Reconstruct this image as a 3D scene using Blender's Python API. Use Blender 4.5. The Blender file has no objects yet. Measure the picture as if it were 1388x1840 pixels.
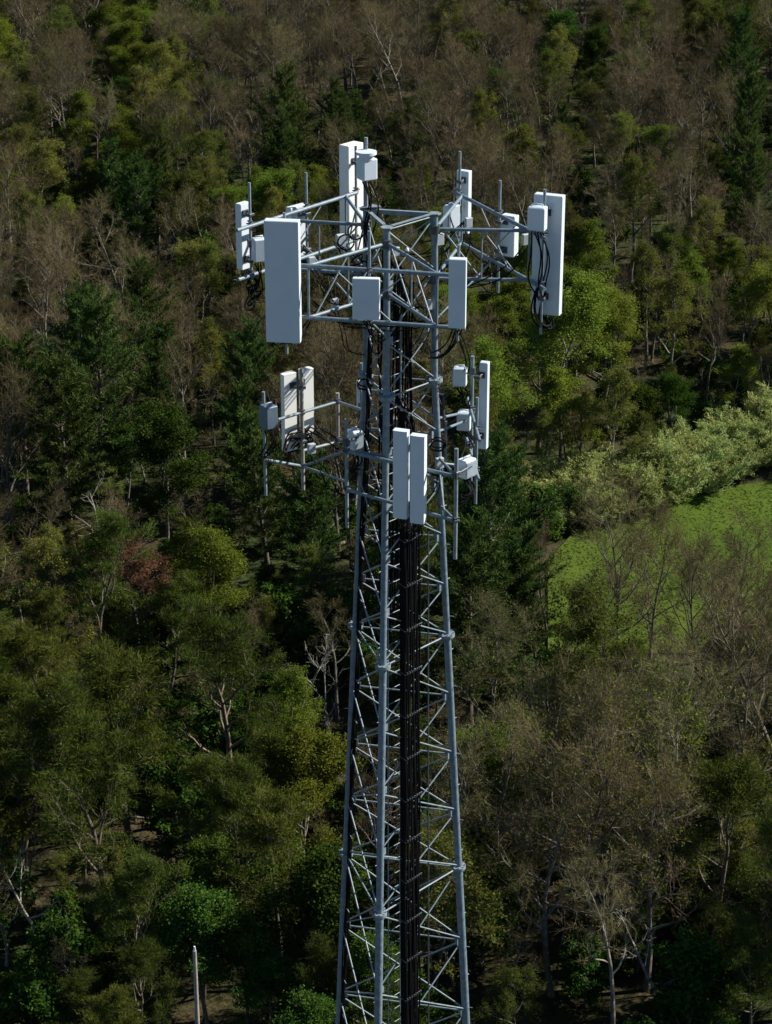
import bpy, math, random
import numpy as np
from mathutils import Vector, Matrix
PI = math.pi
SC = bpy.context.scene
COL = SC.collection

# ---------------------------------------------------------------- camera, world, sun, exposure
PITCH = 0.39948
TOP = 60.0                                   # height of the tower's leg tops
CAM = Vector((-0.204, -44.42, TOP + 12.21))
FPX = 4000.0
cd = bpy.data.cameras.new('camera'); cam = bpy.data.objects.new('camera', cd); COL.objects.link(cam)
cam.location = CAM; cam.rotation_euler = (PI/2 - PITCH, 0, 0)
cd.sensor_fit = 'VERTICAL'; cd.sensor_height = 24; cd.lens = 24*FPX/1840
cd.clip_start = 0.5; cd.clip_end = 4000
SC.camera = cam

SUN_EL, SUN_AZ = math.radians(37), math.radians(76)      # azimuth clockwise from +Y (the view direction)
w = bpy.data.worlds.new('World'); SC.world = w; w.use_nodes = True
nt = w.node_tree; bg = nt.nodes['Background']
sky = nt.nodes.new('ShaderNodeTexSky'); sky.sky_type = 'NISHITA'; sky.sun_disc = False
sky.dust_density = 0.0; sky.ozone_density = 7.0; sky.air_density = 1.0
sky.sun_elevation = SUN_EL; sky.sun_rotation = SUN_AZ
nt.links.new(sky.outputs[0], bg.inputs[0]); bg.inputs[1].default_value = 0.055
sl = bpy.data.lights.new('sun', 'SUN'); so = bpy.data.objects.new('sun', sl); COL.objects.link(so)
sl.energy = 5.0; sl.angle = math.radians(0.5); sl.color = (1.0, 0.95, 0.86)
sdir = Vector((math.sin(SUN_AZ)*math.cos(SUN_EL), math.cos(SUN_AZ)*math.cos(SUN_EL), math.sin(SUN_EL)))
so.rotation_euler = sdir.to_track_quat('Z', 'Y').to_euler(); so.location = (60, 0, 120)
SC.view_settings.view_transform = 'Standard'; SC.view_settings.look = 'None'
SC.view_settings.gamma = 1; SC.view_settings.exposure = 0.88
SC.cycles.max_bounces = 6; SC.cycles.transparent_max_bounces = 4

# ---------------------------------------------------------------- helpers
FW = Vector((0, math.cos(PITCH), -math.sin(PITCH))); UP = Vector((0, math.sin(PITCH), math.cos(PITCH)))
def ray(u, v): return FW + UP*((920-v)/FPX) + Vector((1, 0, 0))*((u-694)/FPX)
def PZ(u, v, z):                              # point at height z seen at photo position u, v
    d = ray(u, v); return CAM + d*((z-CAM.z)/d.z)
def PY(u, v, y):
    d = ray(u, v); return CAM + d*((y-CAM.y)/d.y)
def uv_of(p):
    d = Vector(p)-CAM; z = d.dot(FW); return 694+FPX*d.x/z, 920-FPX*d.dot(UP)/z
def ground_z(x, y):
    d = y - CAM.y
    s = max(0.0, d-172.0)
    z = 0.135*s*s/(s+18.0) if s > 0 else 0.0
    z += 0.9*math.sin(x*.05+1)*min(1, s/30) + 0.5*math.sin(x*.13+y*.09)*min(1, s/30)
    if s > 200: z += (s-200)*.12
    return z

class MB:
    def __init__(s): s.v = []; s.f = []; s.s = []; s.m = []
    def add(s, vs, fs, smooth=False, mi=0):
        n = len(s.v); s.v.extend(vs); s.f.extend([tuple(i+n for i in f) for f in fs])
        if isinstance(smooth, bool): smooth = [smooth]*len(fs)
        s.s.extend(smooth); s.m.extend([mi]*len(fs))
    def tube(s, pts, rad, n=8, caps=True, mi=0):
        pts = [Vector(p) for p in pts]; k = len(pts)
        if not hasattr(rad, '__len__'): rad = [rad]*k
        vs = []; prev = None
        for i, p in enumerate(pts):
            t = (pts[min(i+1, k-1)] - pts[max(i-1, 0)])
            if t.length < 1e-9: t = Vector((0, 0, 1))
            t.normalize()
            if prev is None:
                a = Vector((0, 0, 1)) if abs(t.z) < .9 else Vector((1, 0, 0))
                x = t.cross(a).normalized()
            else:
                x = (prev - t*prev.dot(t)).normalized()
            prev = x; y = t.cross(x)
            for j in range(n):
                a = 2*PI*j/n; vs.append(p + (x*math.cos(a)+y*math.sin(a))*rad[i])
        fs = []; sm = []
        for i in range(k-1):
            for j in range(n):
                a = i*n+j; b = i*n+(j+1) % n; fs.append((a, b, b+n, a+n)); sm.append(True)
        if caps:
            m0 = len(vs); vs += [q.copy() for q in vs[:n]]+[q.copy() for q in vs[(k-1)*n:k*n]]
            fs.append(tuple(m0+j for j in range(n-1, -1, -1))); fs.append(tuple(m0+n+j for j in range(n))); sm += [False, False]
        s.add(vs, fs, sm, mi); return s
    def prism(s, outline, z0, z1, M=None, mi=0, smooth=False):   # outline ccw in xy
        n = len(outline)
        vs = [Vector((x, y, z0)) for x, y in outline]+[Vector((x, y, z1)) for x, y in outline]
        if M is not None: vs = [M @ q for q in vs]
        fs = [tuple(range(n-1, -1, -1)), tuple(range(n, 2*n))]; sm = [False, False]
        for j in range(n): fs.append((j, (j+1) % n, (j+1) % n+n, j+n)); sm.append(smooth)
        s.add(vs, fs, sm, mi); return s
    def box(s, c, size, rz=0, bev=0.0, M=None, mi=0):            # bevelled box
        hx, hy, hz = size[0]/2, size[1]/2, size[2]/2
        if M is None: M = Matrix.Translation(Vector(c)) @ Matrix.Rotation(rz, 4, 'Z')
        if bev <= 0:
            s.prism([(-hx, -hy), (hx, -hy), (hx, hy), (-hx, hy)], -hz, hz, M, mi); return s
        b = min(bev, hx*.9, hy*.9, hz*.9)
        def ring(k, z):
            o = []
            for cx, cy, a0 in ((hx-b, hy-b, 0), (-hx+b, hy-b, 90), (-hx+b, -hy+b, 180), (hx-b, -hy+b, 270)):
                for a in (0, 45, 90):
                    t = math.radians(a0+a); o.append(M @ Vector((cx+b*k*math.cos(t), cy+b*k*math.sin(t), z)))
            return o
        rings = [ring(.3, -hz), ring(1, -hz+b*.7), ring(1, hz-b*.7), ring(.3, hz)]
        vs = [q for r in rings for q in r]; fs = []
        for i in range(3):
            for j in range(12):
                a = i*12+j; c2 = i*12+(j+1) % 12; fs.append((a, c2, c2+12, a+12))
        fs.append(tuple(range(11, -1, -1))); fs.append(tuple(range(36, 48)))
        s.add(vs, fs, False, mi); return s
    def build(s, name, mats, parent=None, loc=None):
        me = bpy.data.meshes.new(name)
        off = Vector(loc) if loc is not None else (parent.matrix_world.translation if False else Vector((0, 0, 0)))
        me.from_pydata([tuple(Vector(q)-off) for q in s.v], [], s.f)
        me.polygons.foreach_set('use_smooth', s.s)
        if not isinstance(mats, (list, tuple)): mats = [mats]
        for m in mats: me.materials.append(m)
        if len(mats) > 1: me.polygons.foreach_set('material_index', s.m)
        me.update()
        o = bpy.data.objects.new(name, me); COL.objects.link(o)
        if parent is not None:
            o.parent = parent
            o.location = off - parent.location if loc is not None else -parent.location
        else: o.location = off
        return o
def np_mesh(name, V, F, mats, smooth=False, midx=None):
    """V (n,3), F (m,k) numpy arrays"""
    me = bpy.data.meshes.new(name)
    V = np.asarray(V, np.float32); F = np.asarray(F, np.int32); m, k = F.shape
    me.vertices.add(len(V)); me.vertices.foreach_set('co', V.ravel())
    me.loops.add(m*k); me.loops.foreach_set('vertex_index', F.ravel())
    me.polygons.add(m); me.polygons.foreach_set('loop_start', np.arange(0, m*k, k, dtype=np.int32))
    me.polygons.foreach_set('use_smooth', np.full(m, smooth))
    if not isinstance(mats, (list, tuple)): mats = [mats]
    for q in mats: me.materials.append(q)
    if midx is not None: me.polygons.foreach_set('material_index', np.asarray(midx, np.int32))
    me.update(calc_edges=True); me.validate()
    return me
def tag(o, label=None, cat=None, group=None, kind=None):
    if label: o['label'] = label
    if cat: o['category'] = cat
    if group: o['group'] = group
    if kind: o['kind'] = kind
    return o
def empty(name, loc, label=None, cat=None, group=None, rz=0):
    o = bpy.data.objects.new(name, None); COL.objects.link(o); o.location = loc; o.rotation_euler = (0, 0, rz)
    o.empty_display_size = .2
    return tag(o, label, cat, group)

# ---------------------------------------------------------------- materials
def new_mat(name):
    m = bpy.data.materials.new(name); m.use_nodes = True
    return m, m.node_tree, m.node_tree.nodes['Principled BSDF']
def ramp(nt, fac, stops):
    r = nt.nodes.new('ShaderNodeValToRGB')
    while len(r.color_ramp.elements) < len(stops): r.color_ramp.elements.new(.5)
    for e, (p, c) in zip(r.color_ramp.elements, stops): e.position = p; e.color = (*c, 1)
    nt.links.new(fac, r.inputs[0]); return r.outputs[0]
def noise(nt, scale, detail=4, coord='Object', rough=.55):
    tc = nt.nodes.new('ShaderNodeTexCoord'); n = nt.nodes.new('ShaderNodeTexNoise')
    n.inputs['Scale'].default_value = scale; n.inputs['Detail'].default_value = detail; n.inputs['Roughness'].default_value = rough
    nt.links.new(tc.outputs[coord], n.inputs['Vector']); return n.outputs['Fac']
def painted(name, c1, c2, rough=.45, metal=0.0, scale=3, bump=0.0):
    m, nt, b = new_mat(name)
    nt.links.new(ramp(nt, noise(nt, scale, 5), [(.3, c1), (.7, c2)]), b.inputs['Base Color'])
    b.inputs['Roughness'].default_value = rough; b.inputs['Metallic'].default_value = metal
    if bump:
        bp = nt.nodes.new('ShaderNodeBump'); bp.inputs['Strength'].default_value = bump
        nt.links.new(noise(nt, scale*12, 3), bp.inputs['Height']); nt.links.new(bp.outputs[0], b.inputs['Normal'])
    return m
M_STEEL = painted('galvanised_steel', (.085, .125, .155), (.175, .23, .27), .5, 0, 9)
M_STEEL2 = painted('dull_galvanised_steel', (.115, .15, .17), (.23, .28, .30), .5, 0, 8)
M_RUST = painted('weathered_steel', (.20, .17, .15), (.33, .30, .28), .7, .2, 5)
M_WHITE = painted('white_radome', (.54, .61, .66), (.60, .66, .70), .42, 0, 1.7)
M_CREAM = painted('off_white_radome', (.70, .71, .67), (.78, .78, .74), .42, 0, 1.7)
M_GREY = painted('light_grey_casing', (.50, .57, .62), (.57, .63, .67), .45, 0, 3)
M_BLUE = painted('blue_grey_casing', (.09, .13, .17), (.13, .18, .23), .45, .1, 3)
M_BLACK = painted('black_cable', (.003, .003, .0035), (.006, .006, .007), .6, 0, 4)
M_BLACK.node_tree.nodes['Principled BSDF'].inputs['Specular IOR Level'].default_value = .08
M_DARK = painted('dark_bracket', (.05, .06, .07), (.10, .11, .12), .5, .5, 5)
M_LAMP = painted('clear_lamp_glass', (.8, .8, .82), (.85, .85, .86), .08, 0, 2)

def leaf_mat(name, cols, transl=.35, var=.35, rough=.7):
    """leaf colours vary per leaf and per tree"""
    m, nt, b = new_mat(name); N = nt.nodes
    g = N.new('ShaderNodeNewGeometry'); oi = N.new('ShaderNodeObjectInfo')
    n = len(cols)
    c = ramp(nt, g.outputs['Random Per Island'], [(i/(max(1, n-1)), q) for i, q in enumerate(cols)])
    hs = N.new('ShaderNodeHueSaturation')
    mr = N.new('ShaderNodeMapRange'); mr.inputs[3].default_value = 1-var; mr.inputs[4].default_value = 1+var
    nt.links.new(oi.outputs['Random'], mr.inputs[0]); nt.links.new(mr.outputs[0], hs.inputs['Value'])
    mul = N.new('ShaderNodeMath'); mul.operation = 'MULTIPLY'; mul.inputs[1].default_value = 7.31
    fr = N.new('ShaderNodeMath'); fr.operation = 'FRACT'
    nt.links.new(oi.outputs['Random'], mul.inputs[0]); nt.links.new(mul.outputs[0], fr.inputs[0])
    mh = N.new('ShaderNodeMapRange'); mh.inputs[3].default_value = .478; mh.inputs[4].default_value = .522
    nt.links.new(fr.outputs[0], mh.inputs[0]); nt.links.new(mh.outputs[0], hs.inputs['Hue'])
    nt.links.new(c, hs.inputs['Color'])
    d = N.new('ShaderNodeBsdfDiffuse'); t = N.new('ShaderNodeBsdfTranslucent'); mx = N.new('ShaderNodeMixShader')
    nt.links.new(hs.outputs[0], d.inputs[0]); nt.links.new(hs.outputs[0], t.inputs[0]); mx.inputs[0].default_value = transl
    nt.links.new(d.outputs[0], mx.inputs[1]); nt.links.new(t.outputs[0], mx.inputs[2])
    nt.links.new(mx.outputs[0], N['Material Output'].inputs['Surface']); N.remove(b)
    return m
M_TWIG = leaf_mat('grey_brown_twigs', [(.080, .062, .036), (.14, .11, .058), (.11, .10, .042), (.185, .145, .082)], .12, .32)
M_TWIG_R = leaf_mat('reddish_budding_twigs', [(.11, .088, .052), (.18, .14, .085), (.145, .115, .07), (.12, .11, .05)], .2, .2)
M_RED = leaf_mat('red_buds', [(.15, .06, .035), (.18, .08, .04), (.12, .08, .04), (.10, .08, .035)], .25, .1)
M_BUD = leaf_mat('first_green_leaves', [(.085, .11, .016), (.13, .165, .024), (.125, .125, .03), (.09, .135, .016)], .4, .38)
M_SPRING = leaf_mat('spring_leaves', [(.09, .128, .014), (.135, .178, .022), (.17, .205, .03), (.07, .095, .013)], .45, .3)
M_LEAF = leaf_mat('green_leaves', [(.026, .060, .010), (.046, .096, .014), (.07, .12, .018), (.03, .052, .010)], .35, .3)
M_PINE = leaf_mat('pine_needles', [(.026, .052, .014), (.046, .080, .018), (.078, .112, .024), (.04, .066, .018)], .25, .22)
M_SCRUB = leaf_mat('olive_needles', [(.036, .056, .011), (.062, .086, .014), (.09, .11, .018), (.055, .055, .016)], .28, .28)
M_WILLOW = leaf_mat('silvery_leaves', [(.21, .26, .065), (.30, .36, .11), (.37, .41, .16), (.14, .19, .045)], .4, .28)
def bark(name, a, b_):
    m, nt, b = new_mat(name)
    oi = nt.nodes.new('ShaderNodeObjectInfo'); hs = nt.nodes.new('ShaderNodeHueSaturation')
    mr = nt.nodes.new('ShaderNodeMapRange'); mr.inputs[3].default_value = .65; mr.inputs[4].default_value = 1.35
    nt.links.new(oi.outputs['Random'], mr.inputs[0]); nt.links.new(mr.outputs[0], hs.inputs['Value'])
    nt.links.new(ramp(nt, noise(nt, 2.5, 5), [(.35, a), (.65, b_)]), hs.inputs['Color'])
    nt.links.new(hs.outputs[0], b.inputs['Base Color']); b.inputs['Roughness'].default_value = .9
    return m
M_BARK = bark('grey_brown_bark', (.075, .066, .05), (.175, .155, .12))
M_PALE = bark('pale_dead_wood', (.18, .165, .13), (.33, .31, .27))
M_BARKP = bark('pine_bark', (.08, .06, .045), (.16, .125, .09))
M_POLE = painted('weathered_pole_wood', (.20, .18, .15), (.31, .28, .24), .85, 0, 4)

# ---------------------------------------------------------------- ground
def grid_ground():
    xs = np.concatenate([np.linspace(-900, -120, 14), np.linspace(-112, 112, 113), np.linspace(120, 900, 14)])
    ys = np.concatenate([np.linspace(-400, 20, 10), np.linspace(24, 320, 149), np.linspace(330, 1500, 24)])
    rnd = np.random.RandomState(4)
    V = []
    for y in ys:
        for x in xs:
            z = ground_z(x, y)
            inner = abs(x) < 112 and 24 < y < 320
            V.append((x, y, z + (rnd.uniform(-.12, .12) if inner and not in_field(x, y, -3) else 0)))
    nx = len(xs); F = []
    for j in range(len(ys)-1):
        for i in range(nx-1):
            a = j*nx+i; F.append((a, a+1, a+1+nx, a+nx))
    return V, F
# the hayfield: an outline on the ground, in metres
FIELD = [(PZ(u, v, 0).x, PZ(u, v, 0).y) for u, v in
         ((985, 1175), (985, 1010), (1050, 940), (1175, 880), (1290, 832), (1420, 785), (1700, 690), (2100, 900), (2100, 1185))]
def in_field(x, y, margin=0.0):
    n = len(FIELD); c = False
    if margin:
        cx = sum(p[0] for p in FIELD)/n; cy = sum(p[1] for p in FIELD)/n
        d = math.hypot(x-cx, y-cy) or 1; x += (cx-x)/d*(-margin) if margin > 0 else (x-cx)/d*(-abs(margin)); y += (cy-y)/d*(-margin) if margin > 0 else (y-cy)/d*(-abs(margin))
    for i in range(n):
        x1, y1 = FIELD[i]; x2, y2 = FIELD[(i+1) % n]
        if (y1 > y) != (y2 > y) and x < (x2-x1)*(y-y1)/(y2-y1)+x1: c = not c
    return c
def ground_mat():
    m, nt, b = new_mat('leaf_litter')
    a = ramp(nt, noise(nt, .35, 8, 'Object', .7), [(.3, (.02, .02, .010)), (.5, (.055, .043, .022)), (.72, (.11, .075, .042))])
    g = ramp(nt, noise(nt, .06, 6, 'Object', .6), [(.38, (0, 0, 0)), (.58, (1, 1, 1))])
    mx = nt.nodes.new('ShaderNodeMixRGB'); nt.links.new(g, mx.inputs[0]); nt.links.new(a, mx.inputs[1])
    nt.links.new(ramp(nt, noise(nt, 1.2, 6), [(.35, (.016, .026, .008)), (.7, (.045, .056, .016))]), mx.inputs[2])
    nt.links.new(mx.outputs[0], b.inputs['Base Color']); b.inputs['Roughness'].default_value = 1
    b.inputs['Specular IOR Level'].default_value = .1
    bp = nt.nodes.new('ShaderNodeBump'); bp.inputs['Strength'].default_value = .8; bp.inputs['Distance'].default_value = .3
    nt.links.new(noise(nt, 2.5, 6), bp.inputs['Height']); nt.links.new(bp.outputs[0], b.inputs['Normal'])
    return m
V, F = grid_ground()
o = bpy.data.objects.new('ground', np_mesh('ground', V, F, ground_mat(), True)); COL.objects.link(o)
tag(o, 'brown leaf litter forest floor', None, None, 'structure')
def field_mat():
    m, nt, b = new_mat('hayfield_grass')
    c = ramp(nt, noise(nt, .16, 8, 'Object', .6), [(.2, (.046, .074, .011)), (.5, (.064, .098, .013)), (.8, (.085, .115, .018))])
    nt.links.new(c, b.inputs['Base Color']); b.inputs['Roughness'].default_value = 1; b.inputs['Specular IOR Level'].default_value = .05
    bp = nt.nodes.new('ShaderNodeBump'); bp.inputs['Strength'].default_value = .6; bp.inputs['Distance'].default_value = .25
    nt.links.new(noise(nt, 1.6, 8, 'Object', .7), bp.inputs['Height']); nt.links.new(bp.outputs[0], b.inputs['Normal'])
    return m
mb = MB(); mb.add([Vector((x, y, .2)) for x, y in FIELD], [tuple(range(len(FIELD)-1, -1, -1))])
fo = mb.build('field', field_mat()); tag(fo, 'open green hayfield beside the wood', None, None, 'structure')
if fo.data.polygons[0].normal.z < 0: fo.data.flip_normals()

# grass tufts over the field
rs = np.random.RandomState(7)
fx = [p[0] for p in FIELD]; fy = [p[1] for p in FIELD]
gv = []
while len(gv) < 26000:
    x = rs.uniform(min(fx), min(fx)+48); y = rs.uniform(min(fy), max(fy))
    if in_field(x, y): gv.append((x, y, .2))
gv = np.array(gv); n = len(gv)
cl = .6+.6*(np.sin(gv[:, 0]*.9+np.sin(gv[:, 1]*.7)*2)*np.sin(gv[:, 1]*1.1+gv[:, 0]*.3))
a = rs.uniform(0, 2*PI, n); wd = rs.uniform(.05, .13, n); h = rs.uniform(.03, .09, n)*(.6+.5*cl)
dx = np.stack([np.cos(a)*wd, np.sin(a)*wd, np.zeros(n)], 1); tip = gv+np.stack([rs.normal(0, .1, n), rs.normal(0, .1, n), h], 1)
V = np.stack([gv-dx, gv+dx, tip+dx*.3, tip-dx*.3], 1).reshape(-1, 3)
M_GRASS = leaf_mat('grass_blades', [(.045, .066, .012), (.062, .085, .015), (.085, .10, .022)], .3, .0)
o = bpy.data.objects.new('grass', np_mesh('grass', V, np.arange(n*4).reshape(-1, 4), M_GRASS)); COL.objects.link(o)
tag(o, 'tufts of green grass covering the hayfield', 'grass', None, 'stuff')

# ---------------------------------------------------------------- lattice tower
PHI = -0.22486; A0 = 1.452; KT = 0.09953; Z1 = -3.08
def side(z): return A0 + KT*max(0.0, Z1-z)
def leg_pt(i, z):                             # i: 0 front, 1 right, 2 left; z relative to the leg tops
    r = side(z)/math.sqrt(3); t = PHI+i*2*PI/3
    return Vector((r*math.sin(t), -r*math.cos(t), TOP+z))
def leg_at(i, v):                             # point on a leg at photo row v
    lo, hi = 1.0, -30.0
    for _ in range(40):
        mid = (lo+hi)/2
        if uv_of(leg_pt(i, mid))[1] < v: lo = mid
        else: hi = mid
    return leg_pt(i, lo)
tower = empty('lattice_tower', (0, 0, 0), 'tall three-legged galvanised steel lattice tower rising out of the wood', 'tower')
FL = [0, -3.6, -9.67, -15.77, -21.9, -28.0, -34.1, -40.2, -46.3, -52.4, -59.8]
BAYS = [3, 5, 4, 3, 3, 3, 3, 3, 3, 3]
nodes = []; legs = []
for k in range(10):
    for j in range(BAYS[k]): nodes.append(FL[k]+(FL[k+1]-FL[k])*j/BAYS[k])
nodes.append(FL[-1])
LEGR = lambda z: .072+.0016*max(0, -3.6-z) if z > -30 else .115
for i in range(3):
    m = MB()
    for k in range(10):
        r = [.070, .074, .085, .095, .105, .11, .115, .12, .125, .13][k]
        m.tube([leg_pt(i, FL[k]), leg_pt(i, FL[k+1])], r, 14)
    lg = m.build('leg', M_STEEL, tower); legs.append(lg)
    for k in range(1, 8):
        f = MB(); p = leg_pt(i, FL[k]); d = (leg_pt(i, FL[k]-1)-leg_pt(i, FL[k])).normalized()
        f.tube([p+d*.035, p-d*.035], .175, 14)
        for q in range(8):
            a = q*PI/4; c = p+Vector((math.cos(a), math.sin(a), 0))*.145
            f.tube([c-Vector((0, 0, .07)), c+Vector((0, 0, .07))], .016, 6)
        f.build('flange', M_STEEL2, lg)
    for q in range(27):
        z = -.4-.88*q; p = leg_pt(i, z); a = PHI+i*2*PI/3 + (0.5 if q % 2 else -0.5)
        dr = Vector((math.sin(a), -math.cos(a), 0)); MB().tube([p, p+dr*.17], .010, 6).build('step_bolt', M_STEEL2, lg)
    p = leg_pt(i, 0.02)
    MB().prism([(math.cos(a)*.14, math.sin(a)*.14) for a in [q*PI/3 for q in range(6)]], 0, .025, Matrix.Translation(p)).build('cap_plate', M_STEEL2, lg)
NV = next(j for j, z in enumerate(nodes) if z < -26)
def brace(p, q, r, nm='diagonal_brace', inset=.06):
    d = (q-p).normalized(); m = MB(); m.tube([p+d*inset, q-d*inset], r, 6); return m
rest = MB(); nd = 0; nh = 0
for j in range(len(nodes)-1):
    za, zb = nodes[j], nodes[j+1]
    r = .0168+.0002*j
    for i in range(3):
        k = (i+1) % 3
        n_ = Vector(((leg_pt(i, za)+leg_pt(k, za))/2).xy.to_3d()).normalized()*.022
        e = .05
        ms = [brace(leg_pt(i, za-e)+n_, leg_pt(k, zb+e)+n_, r), brace(leg_pt(k, za-e)-n_, leg_pt(i, zb+e)-n_, r)]
        hz = brace(leg_pt(i, za-.02), leg_pt(k, za-.02), r*1.05)
        if j < NV and nd < 98:
            for m in ms: m.build('diagonal_brace', M_STEEL2, tower); nd += 1
        else:
            for m in ms: rest.add(m.v, m.f, m.s)
        if i != 1 and not any(abs(za-q) < .01 for q in FL): continue
        if j < NV and nh < 90:
            hz.build('horizontal_strut', M_STEEL2, tower); nh += 1
        else: rest.add(hz.v, hz.f, hz.s)
o = rest.build('lower_bracing', M_STEEL2, tower); o['kind'] = 'stuff'
# gusset plates at the nodes

for j in range(1, NV):
    for i in range(3):
        for k in ((i+1) % 3, (i+2) % 3):
            p = leg_pt(i, nodes[j]); d = (leg_pt(k, nodes[j])-p).normalized()
            M = Matrix.Translation(p+d*.12) @ Matrix.Rotation(math.atan2(d.y, d.x), 4, 'Z')
            MB().box(None, (.12, .012, .17), M=M).build('gusset_plate', M_STEEL2, legs[i])

# climbing ladder inside the front-right face
def face_pt(t, z, inset):                     # t from the front leg (0) to the right leg (1)
    a, b = leg_pt(0, z), leg_pt(1, z); p = a+(b-a)*t; c = Vector((0, 0, p.z)); d = (c-p).normalized()
    return p+d*inset
FD = (leg_pt(1, 0)-leg_pt(0, 0)).normalized()
def col_pt(u, z, inset):                      # straight vertical run standing in the face plane, found by its photo column
    best = None
    for s in np.linspace(0, 1, 201):
        p = face_pt(s, z, inset); e = abs(uv_of(p)[0]-u)
        if best is None or e < best[0]: best = (e, p)
    return best[1]
lad = empty('climbing_ladder', leg_pt(0, -59), 'narrow steel climbing ladder beside the wide black cable run', 'ladder')
def lad_at(z, s): return col_pt(709-.25*0, z, .34)+FD*s
for s in (-.2, .2):
    MB().tube([lad_at(z, s) for z in (-2, -8, -14, -20, -26, -58)], .016, 6).build('rail', M_STEEL2, lad)
z = -2.2
for q in range(64):
    MB().tube([lad_at(z, -.2), lad_at(z, .2)], .011, 5).build('rung', M_STEEL2, lad); z -= .36
# wide cable run
run = empty('cable_run', leg_pt(0, -59), 'wide flat run of black coaxial cables down the tower face', 'cable bundle')
cb = {}
def run_at(z, s, off=0): 
    nrm = Vector((FD.y, -FD.x, 0)); 
    if nrm.y > 0: nrm = -nrm
    return col_pt(743, z, -.13)+FD*s+nrm*off
ztopc = -6.1
rr = random.Random(3)
for k in range(12):
    s = -.25+k*.041+rr.uniform(-.006, .006)
    zt = -6.3-rr.random()*.9 if k > 7 else -4.2-rr.random()*.8
    pts = [run_at(z, s+.006*math.sin(z*.9+k*2.1), .018*math.sin(z*1.3+k*1.7)) for z in np.arange(zt, -27, -.8)]+[run_at(-57, s)]
    if k <= 7: pts = [run_at(zt+.5, s*.6, -.35), run_at(zt+.25, s*.8, -.15)]+pts
    MB().tube(pts, .0215, 6).build('cable', M_BLACK, run)
for k in range(4):
    pts = [run_at(z, -.275, -.005-k*.040) for z in np.arange(-4, -27, -1.5)]+[run_at(-57, -.275, -.005-k*.040)]
    MB().tube(pts, .0215, 6).build('cable', M_BLACK, run)
z = -6.9
while z > -25:
    m = MB(); m.tube([run_at(z+.03, -.30, -.16), run_at(z-.03, -.295, .035), run_at(z, .0, .04), run_at(z+.02, .24, .04)], .011, 5)
    for s in np.linspace(-.24, .21, 7): m.box(run_at(z, s, .045), (.03, .03, .05), .6)
    m.build('hanger', M_DARK, run); z -= 1.04
# narrow run by the left leg
run2 = empty('cable_run', leg_pt(2, -59), 'narrow run of black cables strapped inside the slim back leg', 'cable bundle')
for k in range(5):
    def q(z, k=k):
        p = leg_pt(2, z); c = leg_pt(0, z); d = (c-p).normalized()
        return p+d*(.16+k*.045)+Vector((.03*math.sin(z*1.1+k*2), .02*k, 0))
    MB().tube([q(z) for z in np.arange(-.9-.1*k, -27, -.7)]+[q(-57)], .022, 6).build('cable', M_BLACK, run2)
z = -1.6
while z > -25:
    p = leg_pt(2, z); c = leg_pt(0, z); d = (c-p).normalized()
    MB().tube([p+d*.05, p+d*.42], .012, 5).build('strap', M_STEEL2, run2); z -= 1.04
o = MB().tube([col_pt(770, z, .02) for z in (-7, -12, -18, -25, -56)], .018, 8).build('safety_conduit', M_DARK)
tag(o, 'thin dark conduit running down the tower between cables and thick leg', 'conduit')

# ---------------------------------------------------------------- antenna platforms
ZU, ZL = -.30, -1.36
def zat(xy, v):                               # height of a vertical at xy at photo row v
    lo, hi = TOP+8.0, TOP-20.0
    for _ in range(40):
        mid = (lo+hi)/2
        if uv_of((xy[0], xy[1], mid))[1] < v: lo = mid
        else: hi = mid
    return lo
class Mast:
    def __init__(s, x, y): s.x, s.y = x, y
    def at(s, v): return Vector((s.x, s.y, zat((s.x, s.y), v)))
    def z(s, z): return Vector((s.x, s.y, z))
def bar(par, name, p, q, r, mat=None, n=10): return MB().tube([p, q], r, n).build(name, mat or M_STEEL, par)
def clamp(par, p, s=.1):
    m = MB(); m.box(p, (s, s, .05), .4, .012); m.box(p+Vector((0, 0, .07)), (s, s, .03), .4, .008)
    m.tube([p+Vector((-.08, -.05, .03)), p+Vector((.08, .05, .03))], .012, 6); m.build('clamp', M_DARK, par)
FR = {}
def out_normal(p, q, inner=Vector((0, 0, 0))):
    d = (q-p); d.z = 0; d.normalize(); n = Vector((d.y, -d.x, 0)); mid = (p+q)/2-inner; mid.z = 0
    return d, (n if n.dot(mid) > 0 else -n)
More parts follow.
